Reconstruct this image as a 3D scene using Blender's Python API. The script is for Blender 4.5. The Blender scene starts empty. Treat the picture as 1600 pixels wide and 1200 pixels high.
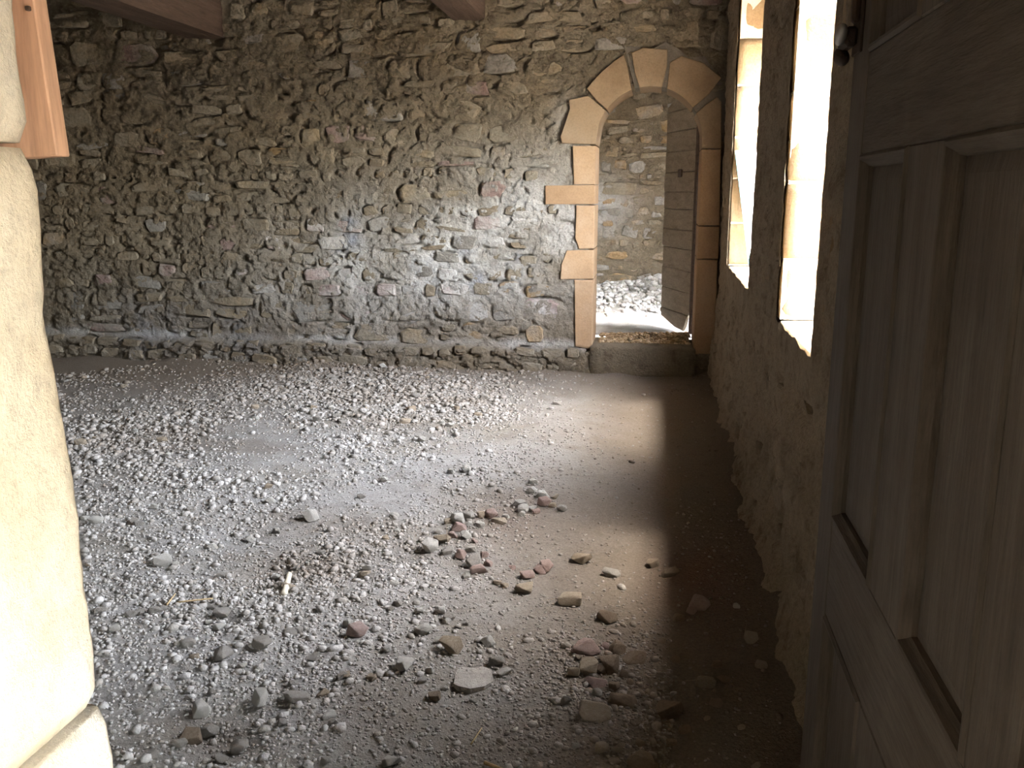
import bpy, bmesh, math, random
import numpy as np
from mathutils import Vector, Matrix

# ------------------------------------------------------------------ camera, sky, sun, exposure
SC = bpy.context.scene
COL = SC.collection
FPX, CAM_H = 1400.0, 1.65                       # focal length in pixels of the 1600x1200 frame, eye height
PITCH = math.atan(300 / FPX)                    # looking down 12.1 degrees
YAW = math.atan(230 / FPX * math.cos(PITCH))    # turned 9.1 degrees to the left of the side wall
cam_d = bpy.data.cameras.new('camera')
cam_d.sensor_fit = 'HORIZONTAL'; cam_d.sensor_width = 36.0
cam_d.lens = 36.0 * FPX / 1600.0
cam_d.clip_start = 0.02; cam_d.clip_end = 500
cam = bpy.data.objects.new('camera', cam_d); COL.objects.link(cam)
cam.location = (0, 0, CAM_H)
cam.rotation_euler = (math.pi / 2 - PITCH, 0, YAW)
SC.camera = cam

SUN_EL, SUN_AZ = math.radians(66), math.radians(14)     # azimuth measured from +X towards -Y
w = bpy.data.worlds.new('sky'); SC.world = w; w.use_nodes = True
nt = w.node_tree; nt.nodes.clear()
sky = nt.nodes.new('ShaderNodeTexSky'); sky.sky_type = 'NISHITA'
sky.sun_disc = False
sky.sun_elevation = SUN_EL
sky.sun_rotation = math.pi / 2 + SUN_AZ
sky.air_density = 1.0; sky.dust_density = 2.2; sky.ozone_density = 1.0
bg = nt.nodes.new('ShaderNodeBackground'); bg.inputs[1].default_value = 0.23
wo = nt.nodes.new('ShaderNodeOutputWorld')
haze = nt.nodes.new('ShaderNodeBackground')          # an even white haze over the whole sky
haze.inputs[0].default_value = (1.0, 0.955, 0.88, 1); haze.inputs[1].default_value = 1.55
addn = nt.nodes.new('ShaderNodeAddShader')
nt.links.new(sky.outputs[0], bg.inputs[0])
nt.links.new(bg.outputs[0], addn.inputs[0]); nt.links.new(haze.outputs[0], addn.inputs[1]); nt.links.new(addn.outputs[0], wo.inputs[0])

sun_d = bpy.data.lights.new('sun', 'SUN'); sun_d.energy = 0.5; sun_d.angle = math.radians(12.0)
sun_d.color = (1.0, 0.93, 0.82)
sun = bpy.data.objects.new('sun', sun_d); COL.objects.link(sun)
sdir = Vector((math.cos(SUN_EL) * math.cos(SUN_AZ), -math.cos(SUN_EL) * math.sin(SUN_AZ), math.sin(SUN_EL)))
sun.rotation_euler = sdir.to_track_quat('Z', 'Y').to_euler()
sun.location = (6, 0, 12)

vs = SC.view_settings
vs.view_transform = 'Standard'; vs.look = 'None'; vs.gamma = 1.0; vs.use_curve_mapping = False
vs.exposure = 4.85
SC.cycles.max_bounces = 7; SC.cycles.diffuse_bounces = 5
SC.cycles.use_denoising = True
SC.cycles.sample_clamp_indirect = 12.0

# ------------------------------------------------------------------ helpers
R = random.Random(7)
NR = np.random.RandomState(11)
PI = math.pi


def ray(px, py):
    x = (px - 800) / FPX; y = (600 - py) / FPX
    f = math.cos(PITCH) + math.sin(PITCH) * y; z = -math.sin(PITCH) + math.cos(PITCH) * y
    return (-f * math.sin(YAW) + x * math.cos(YAW), f * math.cos(YAW) + x * math.sin(YAW), z)


def on_floor(px, py, z=0.0):
    r = ray(px, py); t = (z - CAM_H) / r[2]
    return r[0] * t, r[1] * t


def on_back(px, py, Y):
    r = ray(px, py); t = Y / r[1]
    return r[0] * t, r[2] * t + CAM_H


TAB = NR.rand(256, 256)


def vnoise(x, y):
    xi = np.floor(x).astype(int); yi = np.floor(y).astype(int)
    fx = x - xi; fy = y - yi
    fx = fx * fx * (3 - 2 * fx); fy = fy * fy * (3 - 2 * fy)
    a = TAB[xi & 255, yi & 255]; b = TAB[(xi + 1) & 255, yi & 255]
    c = TAB[xi & 255, (yi + 1) & 255]; d = TAB[(xi + 1) & 255, (yi + 1) & 255]
    return (a * (1 - fx) + b * fx) * (1 - fy) + (c * (1 - fx) + d * fx) * fy


def fbm(x, y, octv=4, gain=0.5):
    s = 0.0; a = 1.0; n = 0.0
    for k in range(octv):
        s = s + a * vnoise(x * 2 ** k + 17.3 * k, y * 2 ** k + 5.1 * k); n += a; a *= gain
    return s / n * 2 - 1


def billow(x, y, octv=3):
    s = 0.0; a = 1.0; n = 0.0
    for k in range(octv):
        s = s + a * (1 - 2 * np.abs(2 * vnoise(x * 2 ** k + 31.7 * k, y * 2 ** k + 9.1 * k) - 1)); n += a; a *= 0.55
    return s / n


TJ = NR.rand(256, 256, 2)


def worley(x, y):
    xi = np.floor(x).astype(int); yi = np.floor(y).astype(int)
    best = np.full(np.shape(x), 9.0)
    for i in (-1, 0, 1):
        for j in (-1, 0, 1):
            cx = xi + i; cy = yi + j
            t = TJ[cx & 255, cy & 255]
            d = (cx + t[..., 0] - x) ** 2 + (cy + t[..., 1] - y) ** 2
            best = np.minimum(best, d)
    return np.sqrt(best)


CR = NR.rand(256, 256, 3)


def facets(x, y):
    """broken stone faces: every cell a tilted plane, grooves between them; returns (face height -1..1, groove 0..1)"""
    xi = np.floor(x).astype(int); yi = np.floor(y).astype(int)
    f1 = np.full(np.shape(x), 9.0); f2 = np.full(np.shape(x), 9.0); hh = np.zeros(np.shape(x))
    for i in (-1, 0, 1):
        for j in (-1, 0, 1):
            cx = xi + i; cy = yi + j
            t = TJ[cx & 255, cy & 255]; q = CR[cx & 255, cy & 255]
            dx = x - (cx + t[..., 0]); dy = y - (cy + t[..., 1]); d = dx * dx + dy * dy
            h = (q[..., 0] * 2 - 1) * 0.7 + (q[..., 1] * 2 - 1) * dx * 0.9 + (q[..., 2] * 2 - 1) * dy * 0.9
            near = d < f1
            f2 = np.where(near, f1, np.minimum(f2, d)); hh = np.where(near, h, hh); f1 = np.minimum(f1, d)
    return hh, np.exp(-((np.sqrt(f2) - np.sqrt(f1)) / 0.09) ** 2)


def link(name, me, mat=None, parent=None, smooth=False):
    o = bpy.data.objects.new(name, me); COL.objects.link(o)
    if mat is not None and not me.materials: me.materials.append(mat)
    if smooth: me.polygons.foreach_set('use_smooth', [True] * len(me.polygons))
    if parent is not None: o.parent = parent
    return o


def empty(name, loc=(0, 0, 0)):
    o = bpy.data.objects.new(name, None); COL.objects.link(o); o.location = loc
    o.empty_display_size = 0.1
    return o


def tag(o, label=None, cat=None, group=None, kind=None):
    if label: o['label'] = label
    if cat: o['category'] = cat
    if group: o['group'] = group
    if kind: o['kind'] = kind
    elif cat: o['kind'] = 'thing'
    return o


def raw_mesh(name, V, F, mat=None):
    """V (n,3), F (m,k) all the same k"""
    V = np.asarray(V, dtype=np.float32); F = np.asarray(F, dtype=np.int32)
    me = bpy.data.meshes.new(name)
    k = F.shape[1]
    me.vertices.add(len(V)); me.vertices.foreach_set('co', V.ravel())
    me.loops.add(F.size); me.loops.foreach_set('vertex_index', F.ravel())
    me.polygons.add(len(F))
    me.polygons.foreach_set('loop_start', np.arange(0, F.size, k, dtype=np.int32))
    me.polygons.foreach_set('loop_total', np.full(len(F), k, dtype=np.int32))
    me.update(calc_edges=True); me.validate()
    if mat is not None: me.materials.append(mat)
    return me


def field(name, us, vs_, hf, mapf, mat, hole=None, flip=False, parent=None, attr=None):
    """a height field over the grid us x vs_; hf(U,V) height, mapf(U,V,H) -> x,y,z; hole(Uc,Vc) drops faces"""
    U, V = np.meshgrid(us, vs_, indexing='ij')
    H = hf(U, V)
    x, y, z = mapf(U, V, H)
    P = np.stack([x, y, z], -1).reshape(-1, 3)
    nu, nv = len(us), len(vs_)
    idx = np.arange(nu * nv).reshape(nu, nv)
    F = np.stack([idx[:-1, :-1], idx[1:, :-1], idx[1:, 1:], idx[:-1, 1:]], -1).reshape(-1, 4)
    if hole is not None:
        uc = (U[:-1, :-1] + U[1:, 1:]) / 2; vc = (V[:-1, :-1] + V[1:, 1:]) / 2
        F = F[~hole(uc, vc).ravel()]
    if flip: F = F[:, ::-1]
    me = raw_mesh(name, P, F, mat)
    if attr is not None:
        for an, fn in attr.items():
            a = me.attributes.new(an, 'FLOAT', 'POINT')
            a.data.foreach_set('value', np.asarray(fn(U, V, H), dtype=np.float32).ravel())
    return link(name, me, None, parent, smooth=True)


def box_bm(bm, x0, x1, y0, y1, z0, z1, jit=0.0):
    c = []
    for x in (x0, x1):
        for y in (y0, y1):
            for z in (z0, z1):
                c.append(bm.verts.new((x + R.uniform(-jit, jit), y + R.uniform(-jit, jit), z + R.uniform(-jit, jit))))
    for f in ((0, 1, 3, 2), (4, 6, 7, 5), (0, 4, 5, 1), (2, 3, 7, 6), (0, 2, 6, 4), (1, 5, 7, 3)):
        bm.faces.new([c[i] for i in f])
    return c


def finish(bm, name, mat, parent=None, bevel=0.0, seg=1, smooth=False):
    if bevel > 0:
        bmesh.ops.bevel(bm, geom=bm.edges[:], offset=bevel, segments=seg, affect='EDGES', profile=0.6)
    bmesh.ops.recalc_face_normals(bm, faces=bm.faces[:])
    me = bpy.data.meshes.new(name); bm.to_mesh(me); bm.free()
    return link(name, me, mat, parent, smooth)


def box(name, x0, x1, y0, y1, z0, z1, mat, parent=None, bevel=0.0, seg=1, jit=0.0):
    bm = bmesh.new(); box_bm(bm, x0, x1, y0, y1, z0, z1, jit)
    return finish(bm, name, mat, parent, bevel, seg)


def boxes(name, lst, mat, parent=None):
    bm = bmesh.new()
    for b in lst: box_bm(bm, *b)
    return finish(bm, name, mat, parent)


def rough_block(name, x0, x1, y0, y1, z0, z1, mat, parent=None, cell=0.06, amp=0.006, round_=0.02, seed=0.0):
    """a dressed stone block: subdivided box with worn edges and an uneven face"""
    bm = bmesh.new()
    box_bm(bm, 0, 1, 0, 1, 0, 1)
    d = (x1 - x0, y1 - y0, z1 - z0)
    cuts = max(2, min(9, int(max(d) / cell)))
    bmesh.ops.subdivide_edges(bm, edges=bm.edges[:], cuts=cuts, use_grid_fill=True)
    for v in bm.verts:
        p = [v.co[i] * d[i] for i in range(3)]
        q = []
        near = 0
        for i in range(3):
            m = min(p[i], d[i] - p[i])
            if m < round_: near += 1
        c = [min(max(p[i], round_), d[i] - round_) for i in range(3)]
        dv = Vector([p[i] - c[i] for i in range(3)])
        if near >= 2 and dv.length > 1e-6:
            dv = dv.normalized() * round_
        q = Vector(c) + dv
        n = fbm(np.array((q.x + q.z * 1.3 + seed) * 9.0), np.array((q.y * 1.1 + q.z + seed) * 9.0), 3)
        cd = (q - Vector(d) / 2)
        if cd.length > 0: q += cd.normalized() * float(n) * amp
        v.co = (x0 + q.x, y0 + q.y, z0 + q.z)
    return finish(bm, name, mat, parent, smooth=True)


# ------------------------------------------------------------------ materials
def new_mat(name):
    m = bpy.data.materials.new(name); m.use_nodes = True
    t = m.node_tree; t.nodes.clear()
    out = t.nodes.new('ShaderNodeOutputMaterial'); b = t.nodes.new('ShaderNodeBsdfPrincipled')
    b.inputs['Roughness'].default_value = 0.9
    b.inputs['Specular IOR Level'].default_value = 0.2
    t.links.new(b.outputs[0], out.inputs[0])
    return m, t, b


def ramp(t, cols):
    r = t.nodes.new('ShaderNodeValToRGB')
    e = r.color_ramp.elements
    while len(e) < len(cols): e.new(0.5)
    for i, (p, c) in enumerate(cols):
        e[i].position = p; e[i].color = (*c, 1)
    return r


def noise(t, scale, detail=5, rough=0.6, coord='Object', vec=None, stretch=None, dist=0.0):
    n = t.nodes.new('ShaderNodeTexNoise'); n.inputs['Scale'].default_value = scale
    n.inputs['Detail'].default_value = detail; n.inputs['Roughness'].default_value = rough
    n.inputs['Distortion'].default_value = dist
    if vec is None:
        c = t.nodes.new('ShaderNodeTexCoord'); vec = c.outputs[coord]
    if stretch:
        mp = t.nodes.new('ShaderNodeMapping'); mp.inputs['Scale'].default_value = stretch
        t.links.new(vec, mp.inputs[0]); vec = mp.outputs[0]
    t.links.new(vec, n.inputs['Vector'])
    return n


def world_pos(t):
    return t.nodes.new('ShaderNodeNewGeometry').outputs['Position']


def mix(t, fac, a, b, mode='MIX'):
    m = t.nodes.new('ShaderNodeMix'); m.data_type = 'RGBA'; m.blend_type = mode
    for sock, val in ((m.inputs[0], fac), (m.inputs[6], a), (m.inputs[7], b)):
        if isinstance(val, (int, float)): sock.default_value = val
        elif isinstance(val, tuple): sock.default_value = (*val, 1)
        else: t.links.new(val, sock)
    return m.outputs[2]


def bump(t, bsdf, hs, dist=0.01, strength=1.0):
    """hs: list of (height socket, weight)"""
    cur = None
    for s, wgt in hs:
        mm = t.nodes.new('ShaderNodeMath'); mm.operation = 'MULTIPLY'; mm.inputs[1].default_value = wgt
        t.links.new(s, mm.inputs[0])
        if cur is None: cur = mm.outputs[0]
        else:
            ad = t.nodes.new('ShaderNodeMath'); ad.operation = 'ADD'
            t.links.new(cur, ad.inputs[0]); t.links.new(mm.outputs[0], ad.inputs[1]); cur = ad.outputs[0]
    b = t.nodes.new('ShaderNodeBump'); b.inputs['Distance'].default_value = dist; b.inputs['Strength'].default_value = strength
    t.links.new(cur, b.inputs['Height']); t.links.new(b.outputs[0], bsdf.inputs['Normal'])


ALB = 0.58         # how light the dusty earth, mortar and stone of the room are


def dk(c, k=None):
    k = ALB if k is None else k
    return tuple(v * k for v in c)


def dks(cols, k=None): return [(p, dk(c, k)) for p, c in cols]


def rubble_mat(name, cols, mortar=(0.40, 0.35, 0.27), smear=0.45, bd=0.012):
    """a rough stone: colour differs from stone to stone, mortar smeared over it in blotches"""
    m, t, b = new_mat(name)
    oi = t.nodes.new('ShaderNodeObjectInfo')
    p = world_pos(t)
    n1 = noise(t, 7, 5, 0.65, vec=p); n2 = noise(t, 40, 6, 0.7, vec=p); n3 = noise(t, 3.1, 5, 0.6, vec=p)
    ad = t.nodes.new('ShaderNodeMath'); ad.operation = 'MULTIPLY_ADD'; ad.inputs[1].default_value = 0.5
    t.links.new(n1.outputs[0], ad.inputs[0]); 
    sub = t.nodes.new('ShaderNodeMath'); sub.operation = 'MULTIPLY_ADD'; sub.inputs[1].default_value = 0.85; sub.inputs[2].default_value = -0.18
    t.links.new(oi.outputs['Random'], sub.inputs[0]); t.links.new(sub.outputs[0], ad.inputs[2])
    r = ramp(t, dks(cols)); t.links.new(ad.outputs[0], r.inputs[0])
    sm = ramp(t, [(0.5 - smear * 0.25, (0, 0, 0)), (0.72 - smear * 0.25, (1, 1, 1))])
    t.links.new(n3.outputs[0], sm.inputs[0])
    g = mix(t, sm.outputs[0], r.outputs[0], dk(mortar))
    sp = ramp(t, [(0.25, (0.62, 0.62, 0.62)), (0.6, (1.08, 1.08, 1.08))]); t.links.new(n2.outputs[0], sp.inputs[0])
    g = mix(t, 1.0, g, sp.outputs[0], 'MULTIPLY')
    t.links.new(g, b.inputs['Base Color'])
    n4 = noise(t, 18, 6, 0.7, vec=p)
    bump(t, b, [(n2.outputs[0], 0.35), (n4.outputs[0], 1.0)], bd * 2.2)
    return m


def plain_stone(name, cols, scale=5, spots=30, bd=0.004, coord_world=True, stretch=None, rough=0.85, k=1.0):
    m, t, b = new_mat(name)
    p = world_pos(t) if coord_world else t.nodes.new('ShaderNodeTexCoord').outputs['Object']
    oi = t.nodes.new('ShaderNodeObjectInfo')
    n1 = noise(t, scale, 5, 0.6, vec=p, stretch=stretch); n2 = noise(t, spots, 6, 0.75, vec=p, stretch=stretch)
    ad = t.nodes.new('ShaderNodeMath'); ad.operation = 'MULTIPLY_ADD'; ad.inputs[1].default_value = 0.25
    t.links.new(oi.outputs['Random'], ad.inputs[0]); t.links.new(n1.outputs[0], ad.inputs[2])
    s2 = t.nodes.new('ShaderNodeMath'); s2.operation = 'SUBTRACT'; s2.inputs[1].default_value = 0.125
    t.links.new(ad.outputs[0], s2.inputs[0])
    r = ramp(t, dks(cols, k)); t.links.new(s2.outputs[0], r.inputs[0])
    sp = ramp(t, [(0.2, (0.75, 0.75, 0.75)), (0.55, (1.05, 1.05, 1.05))]); t.links.new(n2.outputs[0], sp.inputs[0])
    t.links.new(mix(t, 1.0, r.outputs[0], sp.outputs[0], 'MULTIPLY'), b.inputs['Base Color'])
    b.inputs['Roughness'].default_value = rough
    bump(t, b, [(n2.outputs[0], 1.0)], bd * 2)
    return m


def wood_mat(name, cols, axis='z', scale=6, bd=0.003, wear=None, rough=0.7):
    m, t, b = new_mat(name)
    st = {'z': (6, 6, 0.5), 'y': (6, 0.5, 6), 'x': (0.5, 6, 6)}[axis]
    p = world_pos(t)
    n1 = noise(t, scale, 6, 0.65, vec=p, stretch=st, dist=0.6); n2 = noise(t, scale * 6, 5, 0.7, vec=p, stretch=st)
    n3 = noise(t, 3.0, 5, 0.6, vec=p)
    r = ramp(t, cols); t.links.new(n1.outputs[0], r.inputs[0])
    g = r.outputs[0]
    if wear:
        wr = ramp(t, [(0.52, (0, 0, 0)), (0.75, (1, 1, 1))]); t.links.new(n3.outputs[0], wr.inputs[0])
        g = mix(t, wr.outputs[0], g, wear)
    sp = ramp(t, [(0.3, (0.7, 0.7, 0.7)), (0.6, (1.05, 1.05, 1.05))]); t.links.new(n2.outputs[0], sp.inputs[0])
    t.links.new(mix(t, 1.0, g, sp.outputs[0], 'MULTIPLY'), b.inputs['Base Color'])
    b.inputs['Roughness'].default_value = rough
    bump(t, b, [(n2.outputs[0], 1.0), (n1.outputs[0], 0.8)], bd * 2)
    return m


def wall_mat(name, tan, grey, pale, dark):
    """lime and earth mortar with patches, grit and pits"""
    m, t, b = new_mat(name)
    p = world_pos(t)
    n1 = noise(t, 1.3, 5, 0.6, vec=p); n2 = noise(t, 9, 6, 0.7, vec=p); n3 = noise(t, 60, 5, 0.7, vec=p); n4 = noise(t, 25, 6, 0.72, vec=p)
    r1 = ramp(t, dks([(0.35, tan), (0.65, grey)])); t.links.new(n1.outputs[0], r1.inputs[0])
    at = t.nodes.new('ShaderNodeAttribute'); at.attribute_name = 'pale'
    r2 = ramp(t, [(0.3, dark), (0.48, (1, 1, 1)), (0.75, (1.12, 1.1, 1.06))]); t.links.new(n2.outputs[0], r2.inputs[0])
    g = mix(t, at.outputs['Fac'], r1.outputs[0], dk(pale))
    g = mix(t, 1.0, g, r2.outputs[0], 'MULTIPLY')
    bl = t.nodes.new('ShaderNodeAttribute'); bl.attribute_name = 'blue'
    g = mix(t, bl.outputs['Fac'], g, dk((0.50, 0.54, 0.64)))
    sp = ramp(t, [(0.25, (0.7, 0.7, 0.7)), (0.6, (1.05, 1.05, 1.05))]); t.links.new(n3.outputs[0], sp.inputs[0])
    g = mix(t, 1.0, g, sp.outputs[0], 'MULTIPLY')
    t.links.new(g, b.inputs['Base Color'])
    bump(t, b, [(n3.outputs[0], 0.5), (n4.outputs[0], 1.0)], 0.045)
    return m


M = {}
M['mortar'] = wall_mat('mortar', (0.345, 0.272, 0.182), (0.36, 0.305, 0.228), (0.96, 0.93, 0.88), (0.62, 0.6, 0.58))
M['plaster'] = wall_mat('plaster', (0.74, 0.59, 0.41), (0.80, 0.66, 0.48), (0.5, 0.46, 0.4), (0.5, 0.46, 0.42))
M['st_tan'] = rubble_mat('stone_tan', [(0.1, (0.30, 0.235, 0.16)), (0.45, (0.40, 0.32, 0.22)), (0.8, (0.46, 0.36, 0.23)), (1.0, (0.48, 0.42, 0.33))])
M['st_right'] = rubble_mat('stone_shaded_wall', [(0.1, (0.42, 0.33, 0.23)), (0.6, (0.55, 0.45, 0.32)), (1.0, (0.62, 0.52, 0.40))], mortar=(0.62, 0.5, 0.35))
M['st_grey'] = rubble_mat('stone_grey', [(0.1, (0.29, 0.26, 0.225)), (0.5, (0.40, 0.37, 0.32)), (1.0, (0.50, 0.47, 0.43))], mortar=(0.44, 0.41, 0.36))
M['st_pink'] = rubble_mat('stone_pink', [(0.1, (0.36, 0.245, 0.21)), (0.5, (0.45, 0.31, 0.27)), (1.0, (0.50, 0.38, 0.34))], mortar=(0.45, 0.41, 0.35), smear=0.25)
M['st_pink_lime_lit'] = rubble_mat('stone_pink_limed_lit', [(0.1, (0.42, 0.31, 0.28)), (0.5, (0.54, 0.41, 0.37)), (1.0, (0.62, 0.50, 0.46))], mortar=(0.74, 0.70, 0.65), smear=0.4)  # lighter copies for the low wall: lime smears with some painted-in light
M['st_grey_lime_lit'] = rubble_mat('stone_grey_limed_lit', [(0.1, (0.42, 0.39, 0.34)), (0.5, (0.54, 0.50, 0.45)), (1.0, (0.64, 0.60, 0.55))], mortar=(0.76, 0.73, 0.68))
M['st_ochre'] = rubble_mat('stone_ochre', [(0.1, (0.40, 0.27, 0.14)), (0.5, (0.50, 0.35, 0.19)), (1.0, (0.55, 0.42, 0.28))], mortar=(0.46, 0.42, 0.36), smear=0.25)
M['ashlar'] = plain_stone('salmon_ashlar', [(0.25, (0.42, 0.265, 0.15)), (0.5, (0.53, 0.35, 0.205)), (0.8, (0.58, 0.41, 0.265))], 4, 60, 0.002, k=0.60)
M['vouss_dim'] = plain_stone('tan_voussoir_dim', [(0.25, (0.40, 0.275, 0.165)), (0.5, (0.49, 0.35, 0.22)), (0.8, (0.54, 0.41, 0.28))], 4, 60, 0.003, k=0.50)  # darker than the jamb ashlar: dim light at the arch top painted in
M['reveal'] = plain_stone('window_ashlar', [(0.25, (0.50, 0.33, 0.18)), (0.5, (0.60, 0.43, 0.25)), (0.8, (0.66, 0.52, 0.36))], 4, 60, 0.003, k=0.62)
M['joint'] = plain_stone('dark_joint_mortar', [(0.3, (0.12, 0.105, 0.085)), (0.7, (0.19, 0.165, 0.135))], 6, 50, 0.006)
M['cream'] = plain_stone('cream_limestone', [(0.3, (0.66, 0.56, 0.41)), (0.5, (0.74, 0.66, 0.52)), (0.75, (0.78, 0.73, 0.64))], 5, 45, 0.004)
M['board'] = wood_mat('terracotta_plywood', [(0.3, (0.56, 0.33, 0.205)), (0.5, (0.63, 0.385, 0.25)), (0.7, (0.68, 0.44, 0.30))], 'z', 2.2, 0.0004)
M['beam'] = wood_mat('beam_wood', [(0.3, (0.05, 0.032, 0.023)), (0.55, (0.085, 0.056, 0.041)), (0.8, (0.115, 0.082, 0.061))], 'y', 4, 0.004)
M['ceil'] = wood_mat('ceiling_wood', [(0.3, (0.05, 0.038, 0.028)), (0.7, (0.10, 0.075, 0.055))], 'x', 4, 0.003)
M['door'] = wood_mat('dark_door_wood', [(0.25, (0.058, 0.044, 0.033)), (0.5, (0.088, 0.070, 0.054)), (0.8, (0.125, 0.103, 0.083))], 'z', 3.0, 0.0015, wear=(0.135, 0.112, 0.092))
M['doorh'] = wood_mat('dark_door_rail_wood', [(0.25, (0.058, 0.044, 0.033)), (0.5, (0.088, 0.070, 0.054)), (0.8, (0.125, 0.103, 0.083))], 'y', 3.0, 0.0015, wear=(0.135, 0.112, 0.092))
M['plank'] = wood_mat('weathered_plank', [(0.25, (0.16, 0.125, 0.09)), (0.5, (0.24, 0.20, 0.15)), (0.8, (0.31, 0.265, 0.205))], 'y', 3.0, 0.003)
M['iron'] = plain_stone('rusty_iron', [(0.3, (0.035, 0.025, 0.02)), (0.7, (0.08, 0.05, 0.035))], 14, 80, 0.002, rough=0.55)
m_, t_, b_ = new_mat('worn_steel'); b_.inputs['Base Color'].default_value = (0.42, 0.40, 0.37, 1); b_.inputs['Metallic'].default_value = 0.6; b_.inputs['Roughness'].default_value = 0.45
n_ = noise(t_, 40); bump(t_, b_, [(n_.outputs[0], 1)], 0.002); M['steel'] = m_
M['straw'] = plain_stone('dry_straw', [(0.3, (0.36, 0.27, 0.14)), (0.7, (0.48, 0.38, 0.22))], 20, 80, 0.001)
M['bone'] = plain_stone('pale_wood_chip', [(0.3, (0.55, 0.50, 0.38)), (0.7, (0.66, 0.62, 0.50))], 20, 80, 0.001)
M['ground'] = plain_stone('dry_ground', [(0.3, (0.36, 0.31, 0.24)), (0.7, (0.48, 0.43, 0.35))], 1.0, 20, 0.01)
M['entry'] = plain_stone('entry_render', [(0.3, (0.10, 0.085, 0.065)), (0.7, (0.16, 0.135, 0.105))], 2, 25, 0.01)
M['outwall'] = plain_stone('outer_masonry', [(0.3, (0.40, 0.33, 0.24)), (0.7, (0.5, 0.43, 0.33))], 2, 25, 0.01)


def earth_mat():
    m, t, b = new_mat('trodden_earth')
    p = world_pos(t)
    n1 = noise(t, 0.75, 5, 0.6, vec=p); n2 = noise(t, 5, 6, 0.7, vec=p); n3 = noise(t, 90, 5, 0.75, vec=p); n4 = noise(t, 28, 7, 0.75, vec=p)
    r1 = ramp(t, [(0.36, (0.33, 0.305, 0.262)), (0.52, (0.405, 0.395, 0.378)), (0.7, (0.36, 0.338, 0.30))]); t.links.new(n1.outputs[0], r1.inputs[0])
    r2 = ramp(t, [(0.3, (0.75, 0.72, 0.68)), (0.5, (1, 1, 1)), (0.7, (1.1, 1.1, 1.1))]); t.links.new(n2.outputs[0], r2.inputs[0])
    g = mix(t, 1.0, r1.outputs[0], r2.outputs[0], 'MULTIPLY')
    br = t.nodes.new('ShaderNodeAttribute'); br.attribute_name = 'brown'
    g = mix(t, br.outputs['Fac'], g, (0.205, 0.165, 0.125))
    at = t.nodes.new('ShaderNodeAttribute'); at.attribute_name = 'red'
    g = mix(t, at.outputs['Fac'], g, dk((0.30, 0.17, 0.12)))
    sp = ramp(t, [(0.25, (0.62, 0.62, 0.62)), (0.62, (1.12, 1.12, 1.12))]); t.links.new(n3.outputs[0], sp.inputs[0])
    g = mix(t, 1.0, g, sp.outputs[0], 'MULTIPLY')
    t.links.new(g, b.inputs['Base Color'])
    bump(t, b, [(n3.outputs[0], 0.35), (n4.outputs[0], 1.0)], 0.03)
    return m


def pebble_mat(name, cols, bd=0.006):
    m, t, b = new_mat(name)
    at = t.nodes.new('ShaderNodeAttribute'); at.attribute_name = 'tint'
    p = world_pos(t); n = noise(t, 60, 5, 0.7, vec=p)
    r = ramp(t, cols); t.links.new(at.outputs['Fac'], r.inputs[0])
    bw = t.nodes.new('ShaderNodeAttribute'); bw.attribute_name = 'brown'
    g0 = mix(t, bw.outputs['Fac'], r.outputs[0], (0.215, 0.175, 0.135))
    sp = ramp(t, [(0.25, (0.72, 0.72, 0.72)), (0.6, (1.08, 1.08, 1.08))]); t.links.new(n.outputs[0], sp.inputs[0])
    t.links.new(mix(t, 1.0, g0, sp.outputs[0], 'MULTIPLY'), b.inputs['Base Color'])
    bump(t, b, [(n.outputs[0], 1.0)], bd)
    return m


M['earth'] = earth_mat()
M['gravel'] = pebble_mat('gravel', [(0.0, (0.285, 0.27, 0.24)), (0.45, (0.385, 0.375, 0.355)), (0.9, (0.43, 0.42, 0.40)), (1.0, (0.56, 0.55, 0.53))])
M['clods'] = pebble_mat('brown_clods', [(0.0, (0.26, 0.18, 0.10)), (0.6, (0.38, 0.28, 0.17)), (1.0, (0.48, 0.38, 0.26))])


def rock_mat(name, cols):
    return plain_stone(name, cols, 9, 45, 0.006, coord_world=False, k=0.95)


ROCK = {
    'grey': rock_mat('rock_grey', [(0.25, (0.31, 0.285, 0.25)), (0.55, (0.40, 0.375, 0.335)), (0.8, (0.46, 0.435, 0.395))]),
    'white': rock_mat('rock_white', [(0.25, (0.50, 0.48, 0.43)), (0.55, (0.58, 0.56, 0.51)), (0.8, (0.64, 0.62, 0.58))]),
    'pink': rock_mat('rock_pink', [(0.25, (0.37, 0.27, 0.235)), (0.55, (0.46, 0.345, 0.305)), (0.8, (0.52, 0.42, 0.38))]),
    'tan': rock_mat('rock_tan', [(0.25, (0.35, 0.28, 0.20)), (0.55, (0.44, 0.37, 0.28)), (0.8, (0.52, 0.45, 0.36))]),
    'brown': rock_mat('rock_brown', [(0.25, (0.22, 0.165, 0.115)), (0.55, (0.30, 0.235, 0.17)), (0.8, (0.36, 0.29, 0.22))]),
}

# ------------------------------------------------------------------ room dimensions
D = 8.07            # inner face of the back wall
W = 0.53            # inner face of the right wall
WT = 0.58           # thickness of the right wall
XL = -7.2           # left wall
CEIL = 3.42
Y0, Y1 = 0.38, 0.93  # the near wall with the doorway
AX, AR, AZ = -0.105, 0.452, 2.075    # arch centre, radius, springing height
FAR = 11.6          # far room's end wall
FZ = 0.30           # far room's floor
SILL, HEAD, OUTER_HEAD = 1.10, 3.30, 2.64     # the opening is lower outside than inside, to cut the daylight
WIN = {1: (5.30, 7.10), 2: (3.11, 4.07)}     # window_1 far, window_2 near


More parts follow.
